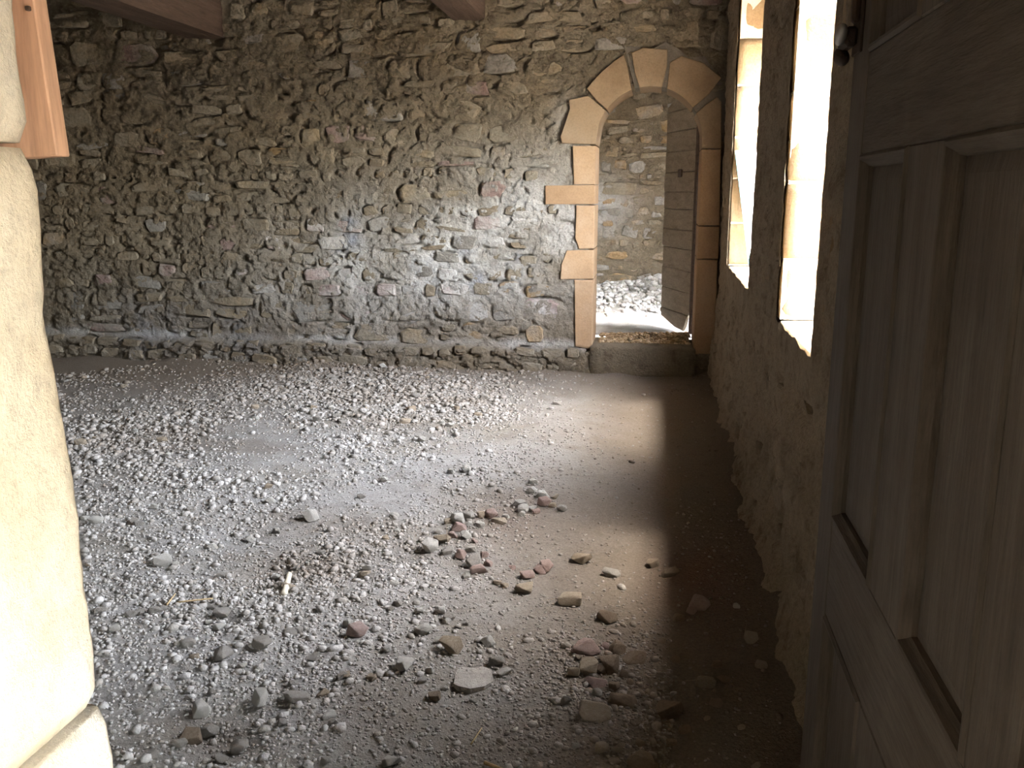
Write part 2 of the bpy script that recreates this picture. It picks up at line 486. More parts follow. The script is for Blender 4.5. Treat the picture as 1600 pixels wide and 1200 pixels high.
def in_poly(x, y, poly):
    c = False; n = len(poly); j = n - 1
    for i in range(n):
        xi, yi = poly[i]; xj, yj = poly[j]
        if (yi > y) != (yj > y) and x < (xj - xi) * (y - yi) / (yj - yi) + xi: c = not c
        j = i
    return c


# ------------------------------------------------------------------ rubble: layout and stones
def lay_courses(u0, u1, v0, v1, rnd, hmin, hmax, amin=0.9, amax=2.4, gap=0.022, wave=0.05):
    out = []
    v = v0
    while v < v1:
        h = rnd.uniform(hmin, hmax)
        u = u0 - rnd.uniform(0, 0.2)
        while u < u1:
            wd = h * rnd.uniform(amin, amax)
            uc = u + wd / 2; vc = v + h / 2 + wave * float(fbm(np.array(uc * 0.9), np.array(v * 0.7 + 3), 2)) + rnd.uniform(-0.02, 0.02)
            if h > 0.15 and rnd.random() < 0.3:
                k = rnd.uniform(0.4, 0.6)
                out.append((uc, vc - h * (1 - k) / 2, wd - gap, h * k - gap))
                out.append((uc, vc + h * k / 2, wd - gap, h * (1 - k) - gap))
            else:
                g2 = gap + rnd.uniform(0, 0.03)
                out.append((uc, vc, wd - g2, h - gap * rnd.uniform(0.8, 1.6)))
            u += wd
        v += h
    return [s for s in out if s[2] > 0.03 and s[3] > 0.03]


def stone_outline(uc, vc, wd, ht, rnd, n=8):
    rot = rnd.uniform(-0.13, 0.13); pw = rnd.uniform(0.32, 0.7)
    pts = []
    for k in range(n):
        a = 2 * PI * (k + 0.5 + rnd.uniform(-0.28, 0.28)) / n
        c, s = math.cos(a), math.sin(a)
        j = rnd.uniform(0.80, 1.08)
        x = math.copysign(abs(c) ** pw, c) * wd / 2 * j; y = math.copysign(abs(s) ** pw, s) * ht / 2 * j
        pts.append((uc + x * math.cos(rot) - y * math.sin(rot), vc + x * math.sin(rot) + y * math.cos(rot)))
    return pts


def stone_geo(poly, base, proud, rnd, mapf):
    n = len(poly)
    cu = sum(p[0] for p in poly) / n; cv = sum(p[1] for p in poly) / n
    tu, tv = rnd.uniform(-0.09, 0.09), rnd.uniform(-0.10, 0.10)
    V = []
    for s, h in ((1.0, -0.05), (1.0, proud - 0.012), (rnd.uniform(0.8, 0.9), proud)):
        for (u, v) in poly:
            uu = cu + (u - cu) * s; vv = cv + (v - cv) * s
            hh = base + h + (tu * (uu - cu) + tv * (vv - cv) + rnd.uniform(-0.006, 0.006) if h > -0.04 else 0)
            V.append(mapf(uu, vv, hh))
    V.append(mapf(cu + rnd.uniform(-.2, .2) * 0.1, cv, base + proud + rnd.uniform(-0.004, 0.010)))
    F = []
    for k in range(n):
        k2 = (k + 1) % n
        for r in (0, 1):
            F.append((r * n + k, r * n + k2, (r + 1) * n + k2, (r + 1) * n + k))
        F.append((2 * n + k, 2 * n + k2, 3 * n))
    return V, F


def build_rubble(parent, stones, base_fn, mapf, rnd, pick, limit=300, flip=False, small_name='small_stones', prouds=(-0.012, 0.014), smooth=False):
    """the largest stones as parts of their own, the rest joined as one part"""
    stones = sorted(stones, key=lambda s: -s[2] * s[3])
    restV, restF = [], []
    for i, (uc, vc, wd, ht) in enumerate(stones):
        poly = stone_outline(uc, vc, wd, ht, rnd)
        pr = rnd.uniform(*prouds) if not isinstance(prouds, dict) else prouds['f'](uc, vc, rnd)
        V, F = stone_geo(poly, base_fn(uc, vc), pr, rnd, mapf)
        if flip: F = [f[::-1] for f in F]
        if i < limit:
            me = bpy.data.meshes.new('stone'); me.from_pydata(V, [], F); me.update()
            link('stone', me, pick(uc, vc, rnd), parent, smooth=smooth)
        else:
            o = len(restV); restV += V; restF += [tuple(a + o for a in f) for f in F]
    if restV:
        me = bpy.data.meshes.new(small_name); me.from_pydata(restV, [], restF); me.update()
        o = link(small_name, me, M['st_tan'], parent, smooth=smooth); o['kind'] = 'stuff'


def crevices(U, V, stones, rnd, depth=0.03, prob=0.6):
    """gaps in the mortar along the shadow side of the stones"""
    H = np.zeros(U.shape)
    us = U[:, 0]; vs_ = V[0, :]
    for (uc, vc, wd, ht) in stones:
        if rnd.random() > prob: continue
        m = 0.06
        i0, i1 = np.searchsorted(us, [uc - wd / 2 - m, uc + wd / 2 + m]); j0, j1 = np.searchsorted(vs_, [vc - ht / 2 - m, vc + ht / 2 + m])
        if i1 <= i0 or j1 <= j0: continue
        du = (U[i0:i1, j0:j1] - uc) / (wd / 2); dv = (V[i0:i1, j0:j1] - vc) / (ht / 2)
        d = (np.abs(du) ** 2.6 + np.abs(dv) ** 2.6) ** (1 / 2.6)
        a = np.arctan2(dv, du); a0 = rnd.choice([PI, PI * 0.8, -PI * 0.8, -PI / 2, PI, -PI / 3, PI / 2]) + rnd.uniform(-0.4, 0.4)
        da = np.abs((a - a0 + PI) % (2 * PI) - PI)
        wdt = 0.012 / (min(wd, ht) / 2)
        ring = np.exp(-((d - 1.0) / (wdt * 0.75 + 0.02)) ** 2) * np.clip(1.4 - da / rnd.uniform(0.5, 1.1), 0, 1)
        H[i0:i1, j0:j1] = np.minimum(H[i0:i1, j0:j1], -depth * ring)
    return H


# ------------------------------------------------------------------ back wall with arched doorway
SURR = {   # outlines read from the photograph, turned into wall coordinates
    'voussoir': [
        [(917, 139), (926, 128), (941, 112), (960, 96), (975, 86), (980, 101), (986, 137), (966, 148), (947, 170), (932, 157)],
        [(987, 83), (1005, 75), (1043, 78), (1042, 105), (1034, 136), (1016, 134), (999, 135), (992, 115)],
        [(1047, 98), (1065, 88), (1100, 100), (1127, 122), (1108, 147), (1089, 164), (1070, 146), (1043, 137)],
        [(889, 157), (919, 150), (945, 172), (934, 194), (929, 226), (878, 224), (876, 214), (891, 170)],
        [(1120, 152), (1127, 160), (1126, 232), (1098, 232), (1096, 205), (1090, 176), (1104, 163)]],
    'jamb_stone': [
        [(895, 228), (929, 228), (929, 288), (897, 288)],
        [(852, 290), (929, 289), (929, 319), (853, 319)],
        [(901, 321), (929, 321), (929, 388), (905, 389), (899, 372)],
        [(886, 391), (929, 390), (928, 435), (876, 436), (878, 412)],
        [(898, 437), (928, 437), (927, 545), (899, 540)],
        [(1099, 234), (1126, 234), (1124, 352), (1097, 352)],
        [(1097, 354), (1124, 354), (1122, 404), (1095, 404)],
        [(1095, 406), (1121, 406), (1116, 560), (1086, 558)]],
}
SURR_W = {k: [[on_back(px, py, D) for px, py in poly] for poly in ps] for k, ps in SURR.items()}
SURR_HULL = [on_back(px, py, D) for px, py in [(876, 436), (899, 560), (1118, 560), (1128, 120), (1100, 92), (1045, 72), (985, 76), (938, 106), (876, 150), (872, 224), (896, 228), (850, 288), (850, 322), (900, 324)]]


def arch_in(u, v, g=0.0):
    r = AR + g
    return (np.abs(u - AX) < r) & ((v < AZ) | ((u - AX) ** 2 + (v - AZ) ** 2 < r * r))


def in_surround(u, v, grow=0.0):
    if in_poly(u, v, SURR_HULL): return True
    return bool(arch_in(np.array(u), np.array(v), 0.05 + grow))


rw = random.Random(5)
back_st = [s for s in lay_courses(XL + 0.1, W, 0.27, 3.40, rw, 0.11, 0.24) if not in_surround(s[0], s[1])]
back_st = [s for s in back_st if not (in_surround(s[0] - s[2] * .42, s[1]) or in_surround(s[0] + s[2] * .42, s[1]))]
foot_st = [s for s in lay_courses(XL + 0.1, AX - 0.5, 0.02, 0.20, rw, 0.10, 0.15, 1.2, 2.8, 0.02, 0.02)]


def back_base(u, v):
    b = 0.025 * float(fbm(np.array(u * 0.8), np.array(v * 0.8), 2))
    if v < 0.24: b += 0.07 + 0.03 * float(fbm(np.array(u * 2.0), np.array(9.0), 2))
    return b


def back_h(U, V):
    b = 0.025 * fbm(U * 0.8, V * 0.8, 2)
    foot = 1 / (1 + np.exp((V - 0.235 - 0.02 * fbm(U * 3, V * 0 + 4, 2)) / 0.008))
    b = b + foot * (0.07 + 0.03 * fbm(U * 2.0, U * 0 + 9.0, 2))
    rough = 0.010 * fbm(U * 5, V * 7, 3, 0.6) + 0.013 * fbm(U * 21, V * 25, 3, 0.75) + NR.uniform(-0.0022, 0.0022, U.shape)
    wu = U + 0.035 * fbm(U * 6, V * 6 + 3, 3); wv = V + 0.03 * fbm(U * 6 + 9, V * 6, 3)
    fa, ga = facets(wu * 4.2, wv * 7.0); fb, gb = facets(wu * 10 + 5, wv * 14 + 2)
    bare = np.clip(0.55 + 1.6 * fbm(U * 1.4 + 5, V * 1.7, 3), 0.15, 1)
    lum = bare * (0.013 * fa - 0.018 * ga * np.clip(0.4 + 1.5 * fbm(U * 4, V * 4 + 7, 2), 0, 1)) + 0.009 * fb - 0.010 * gb * np.clip(0.3 + 1.5 * fbm(U * 5 + 3, V * 5, 2), 0, 1)
    pit = -0.02 * np.clip(fbm(U * 9 + 40, V * 12, 3) - 0.38, 0, 1) / 0.3
    smooth = np.exp(-((V - 0.285) / 0.05) ** 2)
    h = b + (rough + lum + pit) * (1 - 0.75 * smooth) * (1 + 0.6 * foot)
    return h + crevices(U, V, back_st + foot_st, random.Random(3), 0.045, 0.75) + 0.004


def back_map(u, v, h): return (u, D - h, v)


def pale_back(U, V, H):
    b = np.exp(-((U + 1.7) / 1.7) ** 2 - ((V - 1.15 - 0.22 * (U + 1.7)) / 0.62) ** 2) * 1.05  # broad slanting patch: lime remains plus window light put into the colour
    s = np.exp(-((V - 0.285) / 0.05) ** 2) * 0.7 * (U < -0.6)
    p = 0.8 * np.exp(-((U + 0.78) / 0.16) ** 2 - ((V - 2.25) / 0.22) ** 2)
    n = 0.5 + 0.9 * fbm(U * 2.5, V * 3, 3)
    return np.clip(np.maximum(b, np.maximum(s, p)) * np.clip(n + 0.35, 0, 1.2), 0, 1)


def blue_back(U, V, H):
    s = 0
    for (u, v, r, a) in [(-2.85, 1.19, .13, .9), (-2.8, 1.40, .09, .8), (-1.64, .86, .08, .9), (-2.15, 1.0, .10, .4), (-1.2, 1.05, .12, .35), (-1.75, 1.15, .10, .4), (-4.9, .30, .4, .35), (-3.9, .29, .3, .3)]:
        s = s + a * np.exp(-((U - u) ** 2 + ((V - v) * 1.2) ** 2) / r ** 2)
    return np.clip(s * (0.7 + 0.8 * fbm(U * 9, V * 9, 3)), 0, 1)


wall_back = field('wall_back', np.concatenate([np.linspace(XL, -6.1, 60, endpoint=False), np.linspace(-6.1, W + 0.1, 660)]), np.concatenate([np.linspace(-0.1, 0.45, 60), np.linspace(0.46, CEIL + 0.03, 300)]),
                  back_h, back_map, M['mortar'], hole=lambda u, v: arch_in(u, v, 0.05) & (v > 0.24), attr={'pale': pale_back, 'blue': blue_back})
tag(wall_back, 'rough rubble stone back wall with arched doorway', kind='structure')


def pick_back(u, v, rnd):
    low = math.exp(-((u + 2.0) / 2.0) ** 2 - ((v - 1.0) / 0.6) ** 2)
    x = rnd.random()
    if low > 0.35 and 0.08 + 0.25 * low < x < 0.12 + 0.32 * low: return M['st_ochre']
    if low > 0.35: return M['st_pink_lime_lit'] if x < 0.4 else M['st_grey_lime_lit'] if x < 0.8 else M['st_grey']
    if x < 0.08 + 0.32 * low: return M['st_pink']
    if x < 0.12 + 0.50 * low: return M['st_ochre']
    if x < 0.30 + 0.50 * low: return M['st_grey']
    return M['st_tan']


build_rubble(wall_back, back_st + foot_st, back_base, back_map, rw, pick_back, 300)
# core of the wall behind the rough face, open where the doorway is
core = []
bm = bmesh.new()
box_bm(bm, XL - 0.5, AX - AR - 0.06, D + 0.06, D + 0.5, -0.3, CEIL + 0.1)
box_bm(bm, AX + AR + 0.06, W + WT, D + 0.06, D + 0.5, -0.3, CEIL + 0.1)
box_bm(bm, AX - AR - 0.06, AX + AR + 0.06, D + 0.06, D + 0.5, AZ + AR + 0.06, CEIL + 0.1)
box_bm(bm, AX - AR - 0.06, AX + AR + 0.06, D + 0.02, D + 0.5, -0.3, FZ - 0.03)
for sx in (-1, 1):      # spandrels
    n = 10
    for k in range(n):
        a0, a1 = PI / 2 * k / n, PI / 2 * (k + 1) / n
        r = AR + 0.05
        q = [(AX + sx * r * math.cos(a), AZ + r * math.sin(a)) for a in (a0, a1)]
        xo = AX + sx * (AR + 0.06); zo = AZ + AR + 0.06
        pts = [q[0], (xo, q[0][1]), (xo, q[1][1]), q[1]]
        vv = [[bm.verts.new((p[0], yy, p[1])) for p in pts] for yy in (D + 0.06, D + 0.5)]
        bm.faces.new(vv[0]); bm.faces.new(vv[1][::-1])
        for i in range(4):
            bm.faces.new((vv[0][i], vv[0][(i + 1) % 4], vv[1][(i + 1) % 4], vv[1][i]))
finish(bm, 'wall_core', M['outwall'], wall_back)


def prism_stone(name, poly, y0, y1, mat, parent, bevel=0.012, seed=0):
    """a dressed stone of the doorway with the traced face outline, running through the wall"""
    bm = bmesh.new()
    cx = sum(p[0] for p in poly) / len(poly); cz = sum(p[1] for p in poly) / len(poly)
    rings = []
    for (s, y) in ((1.0, y1), (1.0, y0 + bevel), (1.0 - bevel * 2 / max(0.1, max(abs(p[0] - cx) for p in poly) * 2), y0)):
        rings.append([bm.verts.new((cx + (p[0] - cx) * s, y + R.uniform(-.002, .002), cz + (p[1] - cz) * s)) for p in poly])
    n = len(poly)
    for a, b_ in ((0, 1), (1, 2)):
        for i in range(n):
            bm.faces.new((rings[a][i], rings[a][(i + 1) % n], rings[b_][(i + 1) % n], rings[b_][i]))
    bm.faces.new(rings[2]); bm.faces.new(rings[0])
    return finish(bm, name, mat, parent)


def arc_snap(poly):
    """points of the traced outline that lie on the opening's edge are set on the true arch / jamb lines"""
    out = []
    for (x, z) in poly:
        if z > AZ:
            r = math.hypot(x - AX, z - AZ)
            if abs(r - AR) < 0.05: x, z = AX + (x - AX) * AR / r, AZ + (z - AZ) * AR / r
        else:
            if abs(abs(x - AX) - AR) < 0.06: x = AX + math.copysign(AR, x - AX)
        out.append((x, z))
    # subdivide chords along the intrados
    res = []
    for i in range(len(out)):
        a, b_ = out[i], out[(i + 1) % len(out)]
        res.append(a)
        on = [p[1] > AZ - 0.02 and abs(math.hypot(p[0] - AX, p[1] - AZ) - AR) < 0.005 for p in (a, b_)]
        if all(on):
            for t in (0.33, 0.67):
                x = a[0] * (1 - t) + b_[0] * t; z = a[1] * (1 - t) + b_[1] * t
                r = math.hypot(x - AX, z - AZ); res.append((AX + (x - AX) * AR / r, AZ + (z - AZ) * AR / r))
    return res


for k, ps in SURR_W.items():
    for poly in ps:
        prism_stone(k, arc_snap(poly), D - 0.028 - R.uniform(0, 0.006), D + 0.46, M['vouss_dim'] if k == 'voussoir' and sum(p[1] for p in poly) / len(poly) > 2.2 else M['ashlar'], wall_back, 0.005)  # high voussoirs get the stone with shade in its colour
# dark mortar filling the joints around the voussoirs
bm = bmesh.new()
n = 22
for (ro, yo, yi) in ((AR + 0.33, D - 0.012, D + 0.3),):
    ring = []
    for k in range(n + 1):
        a = PI * k / n
        rr = ro + 0.04 * math.sin(k * 2.1)
        ring.append([(AX + r * math.cos(a) if AX + r * math.cos(a) < W else W, y, AZ + r * math.sin(a)) for r, y in ((AR + 0.006, yi), (AR + 0.006, yo), (rr, yo), (rr, yi))])
    vv = [[bm.verts.new(p) for p in q] for q in ring]
    for k in range(int(n * 0.62)):
        for i in range(3):
            bm.faces.new((vv[k][i], vv[k][i + 1], vv[k + 1][i + 1], vv[k + 1][i]))
finish(bm, 'joint_mortar', M['joint'], wall_back)
# worn threshold block under the doorway
rough_block('threshold', AX - AR - 0.02, AX + AR + 0.02, D - 0.10, D + 0.5, 0.02, FZ - 0.005, M['mortar'], wall_back, 0.08, 0.012, 0.03, 3.3)

# ------------------------------------------------------------------ right wall with the two windows
def right_hole(u, v):
    m = np.zeros(np.shape(u), bool)
    for (a, b_) in WIN.values(): m |= (u > a) & (u < b_) & (v > SILL) & (v < HEAD)
    return m


rr = random.Random(21)
right_st = [s for s in lay_courses(1.2, D - 0.05, 0.1, 3.35, rr, 0.13, 0.26) if rr.random() < 0.34]
right_st = [s for s in right_st if not any(a - s[2] * .6 - .1 < s[0] < b_ + s[2] * .6 + .1 and s[1] > SILL - .18 for a, b_ in WIN.values())]


def right_h(U, V):
    b = 0.03 * fbm(U * 0.9 + 7, V * 0.8, 2)
    low = np.clip((0.95 - V) / 0.6, 0, 1)
    wu = U + 0.04 * fbm(U * 6, V * 6 + 3, 3); wv = V + 0.04 * fbm(U * 6 + 9, V * 6, 3)
    fa, ga = facets(wu * 5, wv * 6); fb, gb = facets(wu * 12, wv * 13)
    rough = (0.012 + 0.02 * low) * fbm(U * 5, V * 5, 4, 0.6) + 0.010 * fbm(U * 20, V * 22, 3, 0.75) + (0.008 + 0.016 * low) * fa - (0.012 + 0.03 * low) * ga * np.clip(2.2 * fbm(U * 3, V * 3, 2), 0, 1) + 0.006 * fb - 0.012 * gb * np.clip(2.0 * fbm(U * 4 + 6, V * 4, 2), 0, 1)
    pit = -(0.025 + 0.05 * low) * np.clip(fbm(U * 7 + 3, V * 7 + 11, 3) - 0.30, 0, 1) / 0.3
    fil = 0.05 * np.exp(-V / 0.10) * (1 + 0.6 * fbm(U * 5, V * 5, 3))        # earth banked against its foot
    edge = np.zeros(U.shape)
    for a, b_ in WIN.values():
        dx = np.maximum(np.maximum(a - U, U - b_), 0); dz = np.maximum(SILL - V, 0)
        d = np.hypot(dx, dz); edge = np.maximum(edge, np.exp(-(dx / 0.05) ** 2 - (dz / 0.16) ** 4))
    h = b + (rough + pit) * np.clip(0.35 + V / 0.35, 0.35, 1) + fil
    h = h * (1 - 0.85 * edge) + 0.004 * edge
    return h + (1 - edge) * crevices(U, V, right_st, random.Random(8), 0.04, 0.6)


def axis_with(a, b_, step, marks):
    pts = [a] + sorted(m for m in marks if a < m < b_) + [b_]
    out = []
    for p, q in zip(pts[:-1], pts[1:]):
        out += list(np.linspace(p, q, max(2, int((q - p) / step)), endpoint=False))
    return np.array(out + [b_])


ru = axis_with(0.9, D + 0.05, 0.018, [x for ab in WIN.values() for x in ab])
rv = axis_with(-0.1, CEIL + 0.03, 0.018, [SILL, HEAD])


def right_map(u, v, h): return (W - h, u, v)


wall_right = field('wall_right', ru, rv, right_h, right_map, M['plaster'], hole=right_hole, flip=True,
                   attr={'pale': lambda U, V, H: 0.0 * U, 'blue': lambda U, V, H: 0.0 * U})
# ragged plaster edge round the openings
me = wall_right.data
co = np.empty(len(me.vertices) * 3, np.float32); me.vertices.foreach_get('co', co); co = co.reshape(-1, 3)
for a, b_ in WIN.values():
    for e, s in ((a, -1), (b_, 1)):
        sel = (np.abs(co[:, 1] - e) < 0.002) & (co[:, 2] > SILL - 0.001)
        co[sel, 1] += s * -0.012 * (0.2 + fbm(co[sel, 2] * 14, co[sel, 2] * 0 + e, 3))
    sel = (np.abs(co[:, 2] - SILL) < 0.002) & (co[:, 1] > a - 0.001) & (co[:, 1] < b_ + 0.001)
    co[sel, 2] += 0.014 * fbm(co[sel, 1] * 14, co[sel, 1] * 0 + 2, 3)
me.vertices.foreach_set('co', co.ravel()); me.update()
tag(wall_right, 'rough plastered right wall pierced by two tall windows', kind='structure')
build_rubble(wall_right, right_st, lambda u, v: float(0.03 * fbm(np.array(u * 0.9 + 7), np.array(v * 0.8), 2)), right_map, rr,
             lambda u, v, r: M['st_right'], 300, flip=True, prouds=(-0.022, 0.004))
edges = sorted(WIN.values())
segs = [(0.4, edges[0][0]), (edges[0][1], edges[1][0]), (edges[1][1], D + 0.5)]
lst = [(W + 0.05, W + WT, a, b_, SILL - 0.12, HEAD + 0.25) for a, b_ in [(s[0], s[1]) for s in segs]]
# the reveals' blocks line these openings, so the core stops short of them
lst = [(x0, x1, a + (0.12 if a > 1 else 0), b_ - (0.12 if b_ < D else 0), z0, z1) for x0, x1, a, b_, z0, z1 in lst]
lst.append((W + 0.05, W + WT, 0.4, D + 0.5, -0.3, SILL - 0.12))
lst.append((W + 0.05, W + WT, 0.4, D + 0.5, HEAD + 0.25, CEIL + 0.6))
boxes('wall_core', lst, M['outwall'], wall_right)

for wn, (a, b_) in WIN.items():
    win = empty('window_%d' % wn, (W + 0.4, (a + b_) / 2, SILL)); 
    tag(win, 'far deep stone window opening next to the arched doorway' if wn == 1 else 'near deep stone window opening beside the panelled door', kind='structure')
    c = Vector(win.location)
    def put(o): o.location = -c; return o
    zs = [SILL]
    cuts = [1.36, 1.69, 1.86, 2.06, 2.40, 2.72, HEAD] if wn == 2 else [1.42, 1.75, 2.05, 2.42, 2.75, HEAD]
    for z in cuts:
        for (yy0, yy1) in ((b_, b_ + 0.13), (a - 0.13, a)):
            jx = R.uniform(-0.004, 0.004)
            o = rough_block('reveal_stone', W + 0.012, W + WT - 0.20, yy0 + jx, yy1 + jx, zs[-1] + 0.004, z - 0.004, M['reveal'], win, 0.07, 0.006, 0.008, wn * 7 + z); put(o)
            # outer jamb, set further into the opening
            s = -1 if yy0 >= b_ else 1
            o = rough_block('outer_jamb', W + WT - 0.20, W + WT + 0.01, yy0 + s * 0.05, yy1 + s * 0.05, zs[-1] + 0.004, z - 0.004, M['reveal'], win, 0.08, 0.004, 0.008, wn * 9 + z); put(o)
        zs.append(z)
    put(rough_block('sill_stone', W + 0.015, W + WT + 0.06, a - 0.02, b_ + 0.02, SILL - 0.12, SILL - 0.002, M['cream'], win, 0.09, 0.006, 0.015, wn))
    put(rough_block('lintel_stone', W + 0.015, W + WT, a - 0.12, b_ + 0.12, HEAD, HEAD + 0.25, M['reveal'], win, 0.12, 0.006, 0.015, wn + 4))
    put(rough_block('light_cut_lintel', W + WT - 0.17, W + WT + 0.01, a - 0.10, b_ + 0.10, OUTER_HEAD, HEAD + 0.02, M['reveal'], win, 0.12, 0.005, 0.012, wn + 6))  # extra lintel added to shape where the daylight falls
    for (yy0, yy1) in ((b_ + 0.002, b_ + 0.12), (a - 0.12, a - 0.002)):
        put(box('joint_mortar', W + 0.016, W + WT - 0.22, yy0, yy1, SILL, HEAD, M['cream'], win))
    # light enters here: a portal only guides the sampling of the sky
    pl = bpy.data.lights.new('window_portal', 'AREA'); pl.shape = 'RECTANGLE'; pl.size = b_ - a; pl.size_y = HEAD - SILL
    pl.cycles.is_portal = True
    po = bpy.data.objects.new('window_portal', pl); COL.objects.link(po)
    po.location = (W + WT + 0.02, (a + b_) / 2, (SILL + HEAD) / 2); po.rotation_euler = (PI / 2, 0, PI / 2)

# ------------------------------------------------------------------ floor of the room
def floor_h(X, Y):
    h = 0.030 * fbm(X * 0.55, Y * 0.55, 3)
    bank = 0.10 * np.exp(-(D - Y) / 0.25) * (0.6 + 0.6 * fbm(X * 2.2, Y * 2.2, 2))
    bank2 = 0.10 * np.exp(-(W - X) / 0.13) * (0.6 + 0.8 * fbm(X * 3, Y * 2, 2))
    g = gravel_d(X, Y)
    h = h + (0.006 + 0.016 * g) * fbm(X * 4, Y * 4, 4, 0.6) + (0.003 + 0.009 * g) * fbm(X * 16, Y * 16, 3, 0.65)
    h = h + 0.014 * g * (0.5 - worley(X * 11, Y * 11))
    h = h + 0.008 * fbm(X * 1.2 + 0.6 * Y, Y * 4.5, 2) * (1 - g)
    for (hx, hy, r, dz) in HOLES:
        h = h - dz * np.exp(-((X - hx) ** 2 + (Y - hy) ** 2) / r ** 2)
    return h + bank + bank2


def gravel_d(X, Y):
    """where loose rubble lies: plenty on the left, a trodden way on the right and across the middle"""
    left = 1 / (1 + np.exp((X + 0.85 + 0.25 * fbm(X * 0.8, Y * 0.8, 2)) / 0.18))
    track = np.exp(-((X + 1.5 - 0.42 * (Y - 4.6)) / 0.28) ** 2) * (Y > 3.4)
    n = np.clip(0.62 + 0.85 * fbm(X * 1.1 + 3, Y * 1.1, 3), 0.12, 1)
    near = 0.55 * np.exp(-((Y - 2.6) / 0.7) ** 2) * (X < 0.1)
    backz = 0.5 * np.exp(-((D - Y) / 0.5) ** 2)
    return np.clip(np.maximum(np.maximum(left * n, near * n), backz * n) * (1 - 0.75 * track), 0.04, 1)


HOLES = [(*on_floor(345, 1160), 0.10, 0.05), (*on_floor(310, 1140), 0.05, 0.03), (*on_floor(425, 890), 0.14, 0.03), (*on_floor(345, 970), 0.06, 0.025)]


def fh(x, y): return float(floor_h(np.array(x), np.array(y)))


def brown_and_shade(U, V, H=None):
    """brown soil of the way and patches; its tone also paints shade along the windows"""
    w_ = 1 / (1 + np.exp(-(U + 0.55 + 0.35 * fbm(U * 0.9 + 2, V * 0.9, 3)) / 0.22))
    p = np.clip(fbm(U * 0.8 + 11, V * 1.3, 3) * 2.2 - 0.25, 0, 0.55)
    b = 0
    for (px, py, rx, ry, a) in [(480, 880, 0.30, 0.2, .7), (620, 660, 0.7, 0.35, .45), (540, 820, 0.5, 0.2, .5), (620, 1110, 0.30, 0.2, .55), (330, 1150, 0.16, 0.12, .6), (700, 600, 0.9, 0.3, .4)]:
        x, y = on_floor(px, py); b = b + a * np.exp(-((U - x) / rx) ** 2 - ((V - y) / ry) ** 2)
    edge_ = 0.6 * np.exp(-(D - V) / 0.25) + 0.5 / (1 + np.exp((U + 3.3 + 0.5 * fbm(U * 0.7, V * 0.7 + 8, 3)) / 0.4)) + 0.45 / (1 + np.exp(-(V - 6.6 + 0.6 * fbm(U, V, 2)) / 0.25))  # left and back: brownish dirt, darkened further to paint the fall-off of light
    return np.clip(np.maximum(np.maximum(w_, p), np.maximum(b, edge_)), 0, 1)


ys = [0.85]
while ys[-1] < D + 0.1: ys.append(ys[-1] + max(0.010, 0.0032 * ys[-1]))
xs = np.concatenate([np.linspace(XL, -4.0, 110, endpoint=False), np.linspace(-4.0, W + 0.12, 300)])
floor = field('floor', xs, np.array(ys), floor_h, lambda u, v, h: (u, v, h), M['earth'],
              attr={'brown': brown_and_shade, 'red': lambda U, V, H: np.clip(0.75 * np.exp(-((U - 0.22) / 0.2) ** 2 - ((V - 3.7) / 0.45) ** 2) + 0.25 * np.exp(-((U + 0.72) / 0.22) ** 2 - ((V - 4.35) / 0.4) ** 2), 0, 1)})
tag(floor, 'excavated earth floor strewn with gravel', kind='structure')

# ------------------------------------------------------------------ gravel: uncountable, one object
def unit_pebbles(n, sub, rnd):
    out = []
    for _ in range(n):
        bm = bmesh.new(); bmesh.ops.create_icosphere(bm, subdivisions=sub, radius=1.0)
        for v in bm.verts: v.co *= rnd.uniform(0.72, 1.15)
        bm.verts.ensure_lookup_table()
        out.append((np.array([v.co[:] for v in bm.verts]), np.array([[q.index for q in f.verts] for f in bm.faces]))); bm.free()
    return out


def scatter(name, P, S, rs, mat, squash=(0.5, 0.9), tint=None, sink=0.35, brown=None):
    base = unit_pebbles(8, 1, random.Random(4))
    n = len(P); Vs, Fs, Ts, Bs = [], [], [], []
    bn = np.zeros(n) if brown is None else brown
    off = 0
    kind = rs.randint(0, 8, n); ang = rs.rand(n) * 2 * PI; sq = rs.uniform(*squash, n); el = rs.uniform(0.75, 1.35, n)
    tn = rs.rand(n) ** 1.3 if tint is None else tint
    for k in range(8):
        id_ = np.where(kind == k)[0]
        if len(id_) == 0: continue
        V, F = base[k]
        m = len(id_)
        s = S[id_][:, None]
        x = V[None, :, 0] * s * el[id_][:, None]; y = V[None, :, 1] * s / el[id_][:, None]; z = V[None, :, 2] * s * sq[id_][:, None]
        c, sn = np.cos(ang[id_])[:, None], np.sin(ang[id_])[:, None]
        X = P[id_, 0][:, None] + x * c - y * sn; Y = P[id_, 1][:, None] + x * sn + y * c
        Z = P[id_, 2][:, None] + z + (S[id_] * sq[id_] * (1 - 2 * sink) * 0.8)[:, None]
        Vs.append(np.stack([X, Y, Z], -1).reshape(-1, 3))
        Fs.append((F[None] + (np.arange(m) * len(V))[:, None, None] + off).reshape(-1, 3))
        Ts.append(np.repeat(tn[id_], len(V)))
        Bs.append(np.repeat(bn[id_], len(V)))
        off += m * len(V)
    me = raw_mesh(name, np.concatenate(Vs), np.concatenate(Fs), mat)
    a = me.attributes.new('tint', 'FLOAT', 'POINT'); a.data.foreach_set('value', np.concatenate(Ts).astype(np.float32))
    a = me.attributes.new('brown', 'FLOAT', 'POINT'); a.data.foreach_set('value', np.concatenate(Bs).astype(np.float32))
    return link(name, me)


